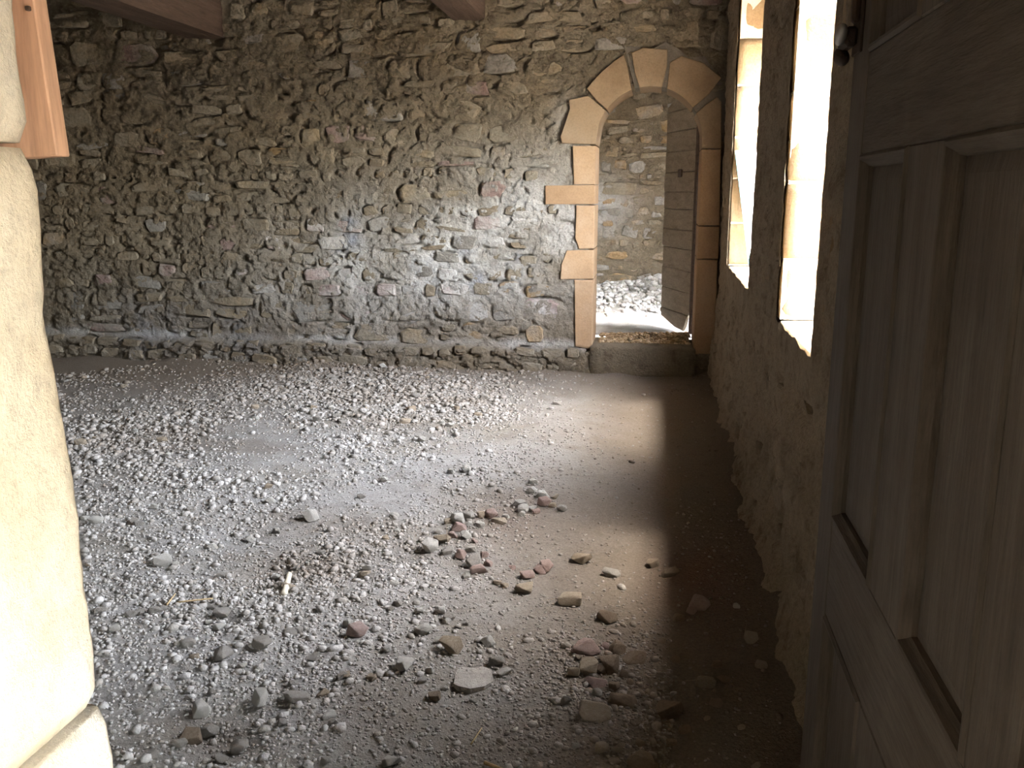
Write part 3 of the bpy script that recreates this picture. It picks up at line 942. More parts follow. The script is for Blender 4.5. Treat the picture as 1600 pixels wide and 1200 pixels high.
def sample_floor(n, rs, wpow=1.0):
    """points on the floor, thicker near the doorway where single grains can be seen"""
    r = 1.6 * (9.2 / 1.6) ** (rs.rand(n * 6) ** 0.9)
    a = rs.uniform(-0.20, 0.92, n * 6)
    X = -r * np.sin(a); Y = r * np.cos(a)
    ok = (X > XL + 0.1) & (X < W - 0.06) & (Y > 1.2) & (Y < D - 0.03)
    X, Y = X[ok], Y[ok]
    keep = rs.rand(len(X)) < gravel_d(X, Y) ** wpow
    return X[keep][:n], Y[keep][:n]


rs = np.random.RandomState(31)
X, Y = sample_floor(46000, rs, 0.8)
S = 0.0022 + 0.0055 * rs.rand(len(X)) ** 2.5 + 0.0008 * np.hypot(X, Y)
X2, Y2 = sample_floor(5200, rs, 1.7)
S2 = 0.006 + 0.013 * rs.rand(len(X2)) ** 2.4 + 0.0012 * np.hypot(X2, Y2)
X3, Y3 = sample_floor(9000, rs, 2.0)
ok = (Y3 > 4.6) & (X3 < -1.0) & (rs.rand(len(X3)) < 0.55); X3, Y3 = X3[ok], Y3[ok]
S3 = 0.014 + 0.020 * rs.rand(len(X3)) ** 2.2
X = np.concatenate([X, X2, X3]); Y = np.concatenate([Y, Y2, Y3]); S = np.concatenate([S, S2, S3])
P = np.stack([X, Y, floor_h(X, Y)], -1)
g = scatter('gravel', P, S, rs, M['gravel'], brown=np.clip(brown_and_shade(X, Y) * rs.uniform(0.55, 1.15, len(X)), 0, 1))
tag(g, 'loose grey gravel and crumbs of mortar strewn over the earth floor', 'gravel', kind='stuff')

# ------------------------------------------------------------------ loose stones: things of their own
def rock_mesh(seed, flat=False, pts=15):
    rnd = random.Random(seed); bm = bmesh.new()
    for k in range(pts):
        v = Vector((rnd.gauss(0, 1), rnd.gauss(0, 1), rnd.gauss(0, 1))).normalized()
        v = Vector((math.copysign(abs(v.x) ** 0.75, v.x), math.copysign(abs(v.y) ** 0.75, v.y), math.copysign(abs(v.z) ** 0.8, v.z)))
        bm.verts.new(v * rnd.uniform(0.85, 1.05) * 0.5)
    r = bmesh.ops.convex_hull(bm, input=bm.verts[:])
    bmesh.ops.delete(bm, geom=[e for e in set(r['geom_interior'] + r['geom_unused']) if isinstance(e, bmesh.types.BMVert)], context='VERTS')
    mn = [min(v.co[i] for v in bm.verts) for i in range(3)]; mx = [max(v.co[i] for v in bm.verts) for i in range(3)]
    for v in bm.verts: v.co = Vector([(v.co[i] - mn[i]) / (mx[i] - mn[i]) - (0.5 if i < 2 else 0.0) for i in range(3)])
    bmesh.ops.bevel(bm, geom=bm.edges[:], offset=0.035, segments=1, affect='EDGES')
    bmesh.ops.triangulate(bm, faces=[f for f in bm.faces if len(f.verts) > 4])
    bmesh.ops.recalc_face_normals(bm, faces=bm.faces[:])
    me = bpy.data.meshes.new('loose_stone'); bm.to_mesh(me); bm.free()
    return me


ROCKS = {c: [rock_mesh(100 + 7 * i + j * 31) for i in range(7)] for j, c in enumerate(ROCK)}
for c, ms in ROCKS.items():
    for me in ms: me.materials.append(ROCK[c])
rk = random.Random(77)
N_STONES = [0]


def stone(px, py, wpx, hpx=None, col='grey', label=None, group=None, sink=0.14, yaw=None, zsc=None):
    """a loose stone whose middle is seen at (px, py), about wpx wide"""
    x, y = on_floor(px, py + (hpx or wpx * 0.7) * 0.25)
    return stone_at(x, y, wpx * math.hypot(math.hypot(x, y), CAM_H) / FPX, (hpx or wpx * 0.7) / wpx, col, label, group, sink, yaw, zsc)


LESSER = []


def stone_at(x, y, wd, asp, col, label, group, sink=0.25, yaw=None, zsc=None):
    o = bpy.data.objects.new('loose_stone', ROCKS[col][rk.randrange(7)]); COL.objects.link(o)
    z = zsc if zsc is not None else rk.uniform(0.55, 0.8)
    o.scale = (wd * 1.05, wd * rk.uniform(0.7, 1.0) * min(1.3, asp / 0.7), wd * z * min(1.3, asp / 0.7))
    o.rotation_euler = (rk.uniform(-0.18, 0.18), rk.uniform(-0.18, 0.18), yaw if yaw is not None else rk.uniform(-0.5, 0.5) + rk.choice([0, PI]))
    o.location = (x, y, fh(x, y) - o.scale[2] * sink)
    tag(o, label, 'stone', group)
    if group: LESSER.append((o, wd, col))
    N_STONES[0] += 1
    return o


G1 = 'pale and pink stones heaped in the middle of the floor'
G2 = 'brown stones lying by the edge of the shade'
SINGLES = [
    (775, 1028, 26, 20, 'grey', 'dark rounded stone touching the flat slab on its right'),
    (787, 1046, 24, 14, 'white', 'pale flat stone lying just right of the flat slab'),
    (705, 1010, 36, 22, 'tan', 'tan wedge-shaped stone just above the flat slab'),
    (764, 1000, 22, 16, 'white', 'small pale pointed stone above the right corner of flat slab'),
    (663, 984, 28, 17, 'white', 'pale pointed stone casting shade, upper left of the flat slab'),
    (557, 985, 34, 26, 'pink', 'blocky pinkish brown stone with dark shade in open dirt left of centre'),
    (545, 972, 17, 14, 'white', 'small white stone leaning on the blocky pinkish brown one'),
    (631, 1039, 28, 24, 'white', 'white rough lump of mortar left of the flat slab'),
    (680, 1087, 18, 13, 'brown', 'dark brown egg-shaped stone below left of the flat slab'),
    (910, 874, 30, 18, 'tan', 'tan stone with dark underside nearest the shade, upper of two singles'),
    (892, 935, 36, 20, 'tan', 'tan broken stone alone between the pink heap and brown cluster'),
    (948, 965, 28, 20, 'brown', 'brown angular stone alone at the edge of the shade'),
    (955, 893, 26, 13, 'grey', 'flat grey stone sunk in dirt at the edge of the shade'),
    (485, 806, 28, 17, 'white', 'white lump of mortar on grey dirt left of the pink heap'),
    (253, 873, 26, 18, 'white', 'largest white stone on the left, near the pale door jamb'),
    (150, 818, 22, 11, 'white', 'flat white stone chip closest to the pale door jamb'),
    (405, 1096, 26, 28, 'white', 'upright white knobbly stone near the bottom left'),
    (460, 1091, 38, 24, 'grey', 'broad pale grey stone half buried near the bottom left'),
    (412, 1010, 26, 20, 'grey', 'rounded grey stone pair member on left foreground dirt'),
    (349, 1026, 28, 20, 'grey', 'grey lumpy clod of mortar on left foreground dirt'),
    (315, 1113, 26, 22, 'white', 'pale stone above the dark hole at bottom left'),
    (375, 1160, 24, 18, 'grey', 'grey stone just right of the dark hole at bottom left'),
    (300, 1146, 30, 22, 'brown', 'brown earthy clod left of the dark hole at bottom left'),
    (278, 1166, 22, 16, 'grey', 'smooth grey pebble below the brown clod at bottom left'),
    (613, 1190, 26, 20, 'white', 'white stone cut by the bottom edge of the picture'),
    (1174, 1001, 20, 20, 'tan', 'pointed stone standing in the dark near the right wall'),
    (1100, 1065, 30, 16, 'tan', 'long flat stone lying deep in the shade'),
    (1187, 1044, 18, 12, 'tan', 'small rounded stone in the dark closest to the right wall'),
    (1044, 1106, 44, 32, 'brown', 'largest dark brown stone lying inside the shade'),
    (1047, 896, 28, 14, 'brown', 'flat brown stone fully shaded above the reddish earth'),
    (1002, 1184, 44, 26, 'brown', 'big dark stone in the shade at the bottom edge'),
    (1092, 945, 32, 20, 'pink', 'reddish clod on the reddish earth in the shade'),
    (673, 852, 26, 30, 'white', 'knobbly white lump at the left end of the pink heap'),
    (740, 874, 23, 26, 'grey', 'round grey stone with dark left side in the pink heap'),
    (749, 887, 28, 17, 'pink', 'pink flat-faced stone at the front of the pink heap'),
    (714, 811, 26, 18, 'white', 'white tilted stone at the back of the pink heap'),
    (770, 804, 24, 15, 'pink', 'pinkish brown stone at the back right of the pink heap'),
    (780, 815, 26, 10, 'tan', 'thin flat stone in front of the pinkish brown one'),
    (854, 884, 24, 22, 'pink', 'broad flat pink stone right of the pink heap'),
    (823, 897, 22, 14, 'pink', 'dark-edged pink shard pointing out of the dirt'),
    (817, 917, 26, 20, 'tan', 'tan pitted lump in front of the pink shards'),
    (847, 775, 22, 14, 'white', 'pale stone at the top right end of the stone trail'),
    (852, 787, 24, 16, 'pink', 'pinkish stone under the pale one on the stone trail'),
    (811, 787, 22, 14, 'grey', 'grey tilted stone in the middle of the stone trail'),
    (915, 1014, 44, 24, 'pink', 'largest stone of the brown cluster, long and rounded'),
    (963, 1013, 24, 20, 'brown', 'brown split stone at the top right of the brown cluster'),
    (919, 1040, 28, 24, 'tan', 'pale-topped blocky stone in the middle of the brown cluster'),
    (955, 1037, 28, 24, 'brown', 'tilted brown slab in the middle of the brown cluster'),
    (991, 1026, 36, 22, 'brown', 'dark stone of the brown cluster reaching into the shade'),
    (931, 1062, 36, 15, 'pink', 'flat pink brick-like stone below the brown cluster'),
    (928, 1110, 48, 28, 'tan', 'large flat tan stone with dark front edge below brown cluster'),
    (973, 1088, 42, 18, 'brown', 'long brown stone at the shade edge below the cluster'),
    (883, 1094, 14, 14, 'grey', 'small dark upright stone left of the large flat tan one'),
    (933, 1080, 16, 9, 'white', 'small white chip beside the long brown stone'),
]
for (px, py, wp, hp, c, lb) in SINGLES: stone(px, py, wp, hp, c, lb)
for (px, py, wp, c) in [(734, 807, 20, 'grey'), (791, 806, 12, 'white'), (732, 818, 11, 'white'), (716, 825, 24, 'pink'), (751, 821, 15, 'white'), (728, 837, 17, 'white'),
                        (691, 842, 27, 'tan'), (699, 859, 19, 'grey'), (721, 865, 22, 'pink'), (729, 896, 13, 'white'), (685, 829, 14, 'grey'), (708, 836, 16, 'pink'),
                        (736, 858, 18, 'white'), (757, 866, 14, 'pink'), (741, 846, 12, 'pink'), (762, 878, 14, 'pink'), (750, 806, 14, 'tan'), (700, 815, 12, 'tan')]:
    stone(px, py, wp, None, c, 'one of the smaller pale or pink stones packed into the pink heap', G1)
for (px, py, wp, c) in [(817, 795, 19, 'white'), (832, 795, 15, 'white'), (879, 796, 15, 'grey'), (830, 767, 17, 'white'), (834, 755, 18, 'white'), (815, 803, 12, 'white'), (863, 790, 13, 'tan'), (838, 800, 12, 'pink'), (868, 778, 12, 'tan'), (843, 889, 20, 'pink'), (800, 885, 12, 'pink'), (777, 908, 13, 'tan'), (788, 912, 13, 'tan')]:
    stone(px, py, wp, None, c, 'one of the small stones trailing to the right of the pink heap', 'stones trailing right of the pink heap')
for (px, py, wp, c) in [(947, 1008, 15, 'pink'), (897, 1050, 20, 'tan'), (938, 1046, 20, 'brown'), (905, 1030, 12, 'tan'), (975, 1050, 14, 'brown'), (960, 1070, 16, 'brown'), (985, 1060, 12, 'brown')]:
    stone(px, py, wp, None, c, 'one of the lesser brown stones filling the brown cluster', G2)
for (px, py, wp, c) in [(697, 970, 13, 'white'), (688, 952, 20, 'white'), (700, 964, 18, 'grey'), (655, 952, 18, 'white'), (622, 940, 13, 'grey'), (610, 950, 14, 'grey'), (616, 909, 14, 'white'), (715, 980, 12, 'white'), (640, 905, 10, 'white'), (728, 975, 10, 'grey'), (685, 1000, 12, 'grey'), (606, 1014, 15, 'white'), (672, 1046, 14, 'white'), (660, 1062, 14, 'grey'), (694, 1072, 12, 'grey'), (740, 1090, 12, 'grey')]:
    stone(px, py, wp, None, c, 'one of the small pale stones littering the dirt around the flat slab', 'small stones around the flat slab')
for (px, py, wp, c) in [(432, 827, 14, 'white'), (391, 837, 15, 'white'), (240, 791, 13, 'white'), (572, 887, 15, 'white'), (430, 887, 14, 'white'), (262, 713, 12, 'white'), (325, 968, 13, 'white'), (342, 981, 18, 'white'), (346, 953, 22, 'grey'), (378, 1043, 14, 'white'), (274, 877, 10, 'white'), (510, 1190, 15, 'grey'), (423, 780, 14, 'white'), (600, 748, 14, 'white'), (728, 735, 16, 'white'), (705, 737, 13, 'white'), (565, 775, 14, 'grey'), (497, 655, 14, 'grey'), (635, 660, 16, 'tan'), (660, 688, 14, 'white'), (300, 660, 12, 'white'), (205, 960, 18, 'grey'), (220, 955, 14, 'grey'), (180, 985, 14, 'white'), (440, 1130, 14, 'grey'), (540, 1060, 14, 'tan'), (580, 1060, 14, 'tan'), (520, 1130, 14, 'grey'), (345, 1190, 18, 'grey'), (240, 1190, 16, 'grey'), (215, 1120, 14, 'grey'), (330, 1085, 14, 'grey')]:
    stone(px, py, wp, None, c, 'one of the pale stones scattered singly over the left half of the dirt', 'pale stones scattered over the left dirt')
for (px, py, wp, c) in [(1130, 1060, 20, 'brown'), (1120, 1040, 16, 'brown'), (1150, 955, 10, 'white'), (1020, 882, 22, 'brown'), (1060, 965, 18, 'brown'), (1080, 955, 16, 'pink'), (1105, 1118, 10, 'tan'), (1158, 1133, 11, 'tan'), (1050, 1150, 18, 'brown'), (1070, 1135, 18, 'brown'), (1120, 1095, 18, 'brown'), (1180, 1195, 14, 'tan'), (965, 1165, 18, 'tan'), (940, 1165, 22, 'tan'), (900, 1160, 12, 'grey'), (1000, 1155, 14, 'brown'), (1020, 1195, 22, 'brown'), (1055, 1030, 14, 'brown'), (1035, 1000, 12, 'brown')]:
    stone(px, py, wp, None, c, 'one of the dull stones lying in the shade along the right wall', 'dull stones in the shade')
# the rest of the three hundred: rubble stones on the far left of the floor
rs2 = np.random.RandomState(5)
X, Y = sample_floor(2600, rs2, 1.6)
k = 0
while N_STONES[0] < 299 and k < len(X):
    x, y = float(X[k]), float(Y[k]); k += 1
    if y < 2.3 or x > -0.7: continue
    far_ = y > 5.2
    stone_at(x, y, rk.uniform(0.035, 0.075) * (1.15 if far_ else 0.8), 0.7, rk.choice(['grey', 'grey', 'grey', 'tan', 'white']),
             'one of the grey rubble stones bedded thickly in front of the back wall' if far_ else 'one of the grey pebbly stones bedded in the left foreground gravel',
             'rubble stones in front of the back wall' if far_ else 'pebbly stones in the left foreground', 0.35)

# say of each lesser stone how it looks and what it lies beside
MARKS = [((741, 1056), 'the flat slab'), ((557, 985), 'the blocky pinkish brown stone'), ((253, 873), 'the largest white stone on the left'), ((448, 920), 'the pale standing stick'),
         ((305, 940), 'the long straw stalk'), ((485, 806), 'the white mortar lump on grey dirt'), ((720, 845), 'the pink heap'), ((405, 1096), 'the upright white knobbly stone'),
         ((935, 1030), 'the brown cluster'), ((892, 935), 'the lone tan broken stone'), ((345, 1160), 'the dark hole at bottom left'), ((840, 782), 'the stone trail'),
         ((150, 818), 'the flat white chip by the jamb'), ((631, 1039), 'the white rough mortar lump'), ((1044, 1106), 'the largest dark stone in the shade'), ((1092, 945), 'the reddish clod'),
         ((460, 1091), 'the broad half-buried stone'), ((1174, 1001), 'the pointed stone by the right wall')]
FARM = [((200, 600), 'the back wall at far left'), ((350, 590), 'the back wall below the thick beam'), ((520, 585), 'the back wall left of centre'), ((700, 580), 'the back wall below the reddish beam'), ((860, 580), 'the back wall beside the arch')]
NOUN = {'grey': 'grey', 'white': 'whitish', 'pink': 'pinkish', 'tan': 'tan', 'brown': 'brown'}
for (o, wd, col) in LESSER:
    x, y, z = o.location
    rt = x * math.cos(YAW) + y * math.sin(YAW); fw = -x * math.sin(YAW) + y * math.cos(YAW); zz = z - CAM_H
    dd = fw * math.cos(PITCH) - zz * math.sin(PITCH)
    px, py = 800 + FPX * rt / dd, 600 - FPX * (zz * math.cos(PITCH) + fw * math.sin(PITCH)) / dd
    (mx, my), nm = min(MARKS + FARM, key=lambda m: (m[0][0] - px) ** 2 + (m[0][1] - py) ** 2)
    dx, dy = px - mx, py - my; ds = math.hypot(dx, dy)
    sz = 'tiny' if wd < 0.032 else 'small' if wd < 0.045 else 'fist-sized' if wd < 0.065 else 'large'
    far_ = 'just ' if ds < 40 else '' if ds < 80 else 'well '
    if nm.startswith('the back wall'): w_ = 'at the foot of' if dy < 18 else 'in front of'
    elif ds < 22: w_ = 'touching'
    elif abs(dx) > 2.0 * abs(dy): w_ = far_ + ('right of' if dx > 0 else 'left of')
    elif abs(dy) > 2.0 * abs(dx): w_ = far_ + ('in front of' if dy > 0 else 'behind')
    else: w_ = far_ + ('in front ' if dy > 0 else 'behind ') + ('and right of' if dx > 0 else 'and left of')
    o['label'] = '%s %s stone %s %s' % (sz, NOUN[col], w_, nm)
    o['group'] = 'loose stones near ' + nm[4:]

# the flat slab
cx, cy = on_floor(741, 1056)
bm = bmesh.new()
pl = [(709, 1068), (712, 1045), (720, 1029), (748, 1030), (768, 1040), (771, 1062), (757, 1071), (735, 1077), (716, 1074)]
pl = [on_floor(a, b_ + 3) for a, b_ in pl]
up = [bm.verts.new((x - cx, y - cy, 0.024 + 0.012 * (cy - y) / 0.1 + R.uniform(-.003, .003))) for x, y in pl]
mid_ = [bm.verts.new(((x - cx) * 0.99, (y - cy) * 0.99, 0.010 + 0.012 * (cy - y) / 0.1)) for x, y in pl]
dn = [bm.verts.new(((x - cx) * 0.92, (y - cy) * 0.85, -0.02)) for x, y in pl]
bm.faces.new(up); bm.faces.new(dn[::-1])
for i in range(len(pl)):
    j = (i + 1) % len(pl)
    bm.faces.new((up[i], mid_[i], mid_[j], up[j])); bm.faces.new((mid_[i], dn[i], dn[j], mid_[j]))
o = finish(bm, 'stone_slab', ROCK['grey']); o.location = (cx, cy, fh(cx, cy) - 0.012)
tag(o, 'flat grey rounded slab of stone lying on the dirt near the bottom', 'stone slab')


def rod(name, p, q, r, mat, n=6, taper=0.7, bend=0.0):
    bm = bmesh.new(); p = Vector(p); q = Vector(q); d = (q - p); u = d.normalized()
    a = u.orthogonal().normalized(); b_ = u.cross(a)
    rings = []
    for k in range(4):
        t = k / 3; c = p + d * t + Vector((0, 0, bend * math.sin(PI * t))); rr_ = r * (1 - (1 - taper) * t)
        rings.append([bm.verts.new(c + (a * math.cos(2 * PI * i / n) + b_ * math.sin(2 * PI * i / n)) * rr_) for i in range(n)])
    for k in range(3):
        for i in range(n): bm.faces.new((rings[k][i], rings[k][(i + 1) % n], rings[k + 1][(i + 1) % n], rings[k + 1][i]))
    bm.faces.new(rings[0][::-1]); bm.faces.new(rings[3])
    return finish(bm, name, mat, smooth=True)


def floor_rod(name, a, b_, r, mat, label, cat, z=0.01, group=None, za=None):
    pa, pb = on_floor(*a), on_floor(*b_)
    o = rod(name, (*pa, fh(*pa) + (za if za is not None else z)), (*pb, fh(*pb) + z), r, mat)
    return tag(o, label, cat, group)


floor_rod('wood_chip', (443, 932), (453, 907), 0.016, M['bone'], 'pale stick of wood standing slantwise out of the brown dirt', 'stick', z=0.05, za=0.0)
floor_rod('straw', (261, 948), (274, 929), 0.004, M['straw'], 'short stalk of straw left of the longer crossing one', 'straw', 0.012)
floor_rod('straw', (276, 944), (333, 936), 0.004, M['straw'], 'long stalk of straw lying flat on the left dirt', 'straw', 0.012)
floor_rod('twig', (757, 1188), (800, 1203), 0.006, M['straw'], 'brown twig at the bottom edge below the flat slab', 'twig', 0.012)
floor_rod('straw', (736, 1165), (753, 1140), 0.0025, M['straw'], 'thin pale stalk of straw below the flat slab', 'straw', 0.02)

# ------------------------------------------------------------------ ceiling and beams
ceiling = boxes('ceiling', [(XL - 0.3, W + WT, 0.3, D + 0.5, CEIL + 0.03, CEIL + 0.25)], M['ceil'])
tag(ceiling, kind='structure')
x = XL
while x < W - 0.05:
    box('ceiling_board', x, x + 0.236, Y1 - 0.02, D + 0.03, CEIL, CEIL + 0.035, M['ceil'], ceiling, 0.004); x += 0.242


def beam(x0, x1, zb, label, g):
    bm = bmesh.new(); n = 26; m = 4
    prof = []
    for i in range(m): prof.append((x0 + (x1 - x0) * i / m, zb))
    for i in range(m): prof.append((x1, zb + (CEIL - zb) * i / m))
    for i in range(m): prof.append((x1 - (x1 - x0) * i / m, CEIL))
    for i in range(m): prof.append((x0, CEIL - (CEIL - zb) * i / m))
    rings = []
    for k in range(n + 1):
        y = Y1 - 0.15 + (D + 0.2 - Y1) * k / n
        ring = []
        for j, (x, z) in enumerate(prof):
            dx = 0.008 * float(fbm(np.array(y * 1.3 + j), np.array(x0 * 3 + j * 2.2), 2)); dz = 0.008 * float(fbm(np.array(y * 1.1 + 40), np.array(j * 1.7), 2))
            corner = (j % m == 0)
            cxm, czm = (x0 + x1) / 2, (zb + CEIL) / 2
            s = 0.965 if corner else 1.0
            ring.append(bm.verts.new((cxm + (x - cxm) * s + dx, y, (czm + (z - czm) * s + dz) if z < CEIL else CEIL)))
        rings.append(ring)
    N = len(prof)
    for k in range(n):
        for j in range(N): bm.faces.new((rings[k][j], rings[k][(j + 1) % N], rings[k + 1][(j + 1) % N], rings[k + 1][j]))
    bm.faces.new(rings[0]); bm.faces.new(rings[-1][::-1])
    o = finish(bm, 'ceiling_beam', M['beam'])
    tag(o, label, 'beam', g)


beam(-4.30, -3.94, 3.01, 'thick dark ceiling beam at the upper left ending in the back wall', 'ceiling beams')
beam(-1.81, -1.53, 3.10, 'reddish ceiling beam whose end shows at the top centre', 'ceiling beams')
beam(-6.75, -6.42, 3.03, 'ceiling beam farthest left, beyond the door jamb', 'ceiling beams')

# ------------------------------------------------------------------ left wall and near wall
wl = field('wall_left', np.linspace(0.5, D + 0.3, 120), np.linspace(-0.1, CEIL + 0.05, 60), lambda U, V: 0.03 * fbm(U * 4, V * 4, 4, 0.6), lambda u, v, h: (XL + h, u, v), M['mortar'],
           attr={'pale': lambda U, V, H: 0 * U, 'blue': lambda U, V, H: 0 * U})
tag(wl, kind='structure'); boxes('wall_core', [(XL - 0.5, XL - 0.05, 0.3, D + 0.5, -0.3, CEIL + 0.1)], M['outwall'], wl)
JX, JR, JH = -0.676, 0.47, 2.46
wf = boxes('wall_front', [(XL - 0.5, JX - 0.30, Y0, Y1, -0.3, CEIL + 0.1), (JR + 0.05, W + WT + 0.6, Y0, Y1, -0.3, CEIL + 0.1), (JX - 0.30, JR + 0.05, Y0, Y1, JH + 0.22, CEIL + 0.1), (JX - 0.3, JR + 0.05, Y0, Y1, -0.3, 0.02)], M['outwall'])
tag(wf, 'near wall with the doorway the view looks through', kind='structure')
zs = [0.02, 0.45, 1.015, 1.70, 2.05, JH]


def jamb_block(z0, z1, xe, seed):
    """one block of the left door jamb: worn arris and pitted faces; chamfered foot of a joint where they meet"""
    x0, x1, y0, y1 = JX - 0.30, xe, Y0, Y1
    nz = max(4, int((z1 - z0) / 0.022)); ny = 16
    path = [(x1 - 0.30, y0)] + [(x1 - 0.30 + 0.30 * k / 6, y0) for k in range(1, 6)]
    path += [(x1 - 0.02 * (1 - math.sin(a)), y0 + 0.02 * (1 - math.cos(a))) for a in (0.2, 0.8, 1.4)]
    path += [(x1, y0 + 0.03 + (y1 - y0 - 0.06) * k / ny) for k in range(ny + 1)]
    path += [(x1 - 0.02 * (1 - math.cos(a)), y1 - 0.02 * (1 - math.sin(a))) for a in (0.2, 0.8, 1.4)]
    path += [(x1 - 0.05 * k, y1) for k in range(1, 6)]
    P = np.array(path); nP = len(path)
    Z = np.linspace(z0, z1, nz + 1)
    bm = bmesh.new(); rings = []
    for z in Z:
        e = min(z - z0, z1 - z); ins = 0.010 * math.exp(-(e / 0.012) ** 2) + 0.004 * math.exp(-(e / 0.05) ** 2)
        ring = []
        for (x, y) in path:
            n = 0.006 * float(fbm(np.array(y * 9 + seed), np.array(z * 9 + x * 5), 4, 0.6)) + 0.004 * float(fbm(np.array(y * 2 + seed * 3), np.array(z * 5 + x), 2))
            ring.append(bm.verts.new((x - ins + n, y + (n if y > y1 - 0.03 else 0), z)))
        rings.append(ring)
    for k in range(nz):
        for j in range(nP - 1): bm.faces.new((rings[k][j], rings[k][j + 1], rings[k + 1][j + 1], rings[k + 1][j]))
    bm.faces.new(rings[0]); bm.faces.new(rings[-1][::-1])
    return finish(bm, 'jamb_stone', M['cream'], wf, smooth=True)


for i, (z0, z1) in enumerate(zip(zs[:-1], zs[1:])):
    jamb_block(z0 + 0.003, z1 - 0.003, JX + (0.0, 0.012, 0.0, -0.004, 0.0)[i], 1.7 * i + 0.4)
for i, (z0, z1) in enumerate(zip(zs[:-1], zs[1:])):
    rough_block('jamb_stone', JR, JR + 0.30, Y0, Y1 - 0.10, z0 + 0.003, z1 - 0.003, M['cream'], wf, 0.06, 0.006, 0.015, i * 2.2)
rough_block('lintel_stone', JX - 0.30, JR + 0.30, Y0, Y1, JH, JH + 0.22, M['cream'], wf, 0.12, 0.006, 0.02, 9)
# terracotta-coloured board fixed behind the jamb
o = box('wooden_board', -0.25, 0.0, -0.012, 0.012, 0.0, 0.75, M['board'], None, 0.0015)
o.location = (-0.675, Y1 + 0.034, 1.690); o.rotation_euler = (0, math.radians(-3.2), 0)
tag(o, 'terracotta-coloured wooden board fixed behind the top of the pale jamb', 'board')
o2 = box('nail', -0.009, -0.004, -0.017, -0.011, 0.155, 0.160, M['iron'], o, 0.001)

# ------------------------------------------------------------------ panelled door standing open against the right wall
DX = 0.40; DT = 0.042
door = empty('panelled_door', (DX, 0.93, 0.06)); dl = Vector(door.location)
tag(door, 'dark brown six-panel wooden door swung open against the right wall', 'door')


def dp(name, y0, y1, z0, z1, x0=0.0, x1=DT, mat='door', bev=0.003, parent=door):
    o = box(name, DX + x0, DX + x1, y0, y1, z0, z1, M[mat], None, bev)
    o.parent = parent; o.location = -dl if parent is door else (0, 0, 0)
    return o


DY = [0.935, 1.075, 1.395, 1.595, 1.955, 2.105]     # hinge stile, panel, muntin, panel, shutting stile
DZ = [0.06, 0.20, 0.72, 0.945, 1.725, 1.92, 2.26, 2.40]
dp('stile', DY[0], DY[1], DZ[0], DZ[7]); dp('stile', DY[4], DY[5], DZ[0], DZ[7])
for a, b_ in ((0, 1), (2, 3), (4, 5), (6, 7)): dp('rail', DY[1], DY[4], DZ[a], DZ[b_], 0.001, DT, 'doorh')
for a, b_ in ((1, 2), (3, 4), (5, 6)): dp('muntin', DY[2], DY[3], DZ[a], DZ[b_], 0.0, DT)


def panel(y0, y1, z0, z1):
    bm = bmesh.new()
    def ring(x, m): return [bm.verts.new((DX + x, y, z)) for y, z in ((y0 + m, z0 + m), (y1 - m, z0 + m), (y1 - m, z1 - m), (y0 + m, z1 - m))]
    r = [ring(0.030, 0.0), ring(0.024, 0.0), ring(0.024, 0.012), ring(0.016, 0.05)]
    for a, b_ in zip(r[:-1], r[1:]):
        for i in range(4): bm.faces.new((a[i], a[(i + 1) % 4], b_[(i + 1) % 4], b_[i]))
    bm.faces.new(r[-1]); bm.faces.new(r[0][::-1])
    o = finish(bm, 'panel', M['door'], door); o.location = -dl
    # moulding round the panel, mitred
    for (a, b_, ax) in (((y0, z0), (y0, z1), 0), ((y1, z0), (y1, z1), 1), ((y0, z0), (y1, z0), 2), ((y0, z1), (y1, z1), 3)):
        bm = bmesh.new()
        prof = [(0.026, 0.0), (0.0005, 0.0), (-0.005, 0.006), (-0.004, 0.012), (0.006, 0.018), (0.012, 0.024), (0.026, 0.027)]
        vv = []
        for end in (0, 1):
            row = []
            for (px_, d) in prof:
                if ax == 0: y, z = y0 + d, (z0 + d if end == 0 else z1 - d)
                elif ax == 1: y, z = y1 - d, (z0 + d if end == 0 else z1 - d)
                elif ax == 2: z, y = z0 + d, (y0 + d if end == 0 else y1 - d)
                else: z, y = z1 - d, (y0 + d if end == 0 else y1 - d)
                row.append(bm.verts.new((DX + px_, y, z)))
            vv.append(row)
        for i in range(len(prof) - 1): bm.faces.new((vv[0][i], vv[0][i + 1], vv[1][i + 1], vv[1][i]))
        bm.faces.new((vv[0][-1], vv[0][0], vv[1][0], vv[1][-1])); bm.faces.new(vv[0]); bm.faces.new(vv[1][::-1])
        q = finish(bm, 'moulding', M['door'] if ax < 2 else M['doorh'], o)


for (za, zb) in ((1, 2), (3, 4), (5, 6)):
    for (ya, yb) in ((1, 2), (3, 4)): panel(DY[ya], DY[yb], DZ[za], DZ[zb])
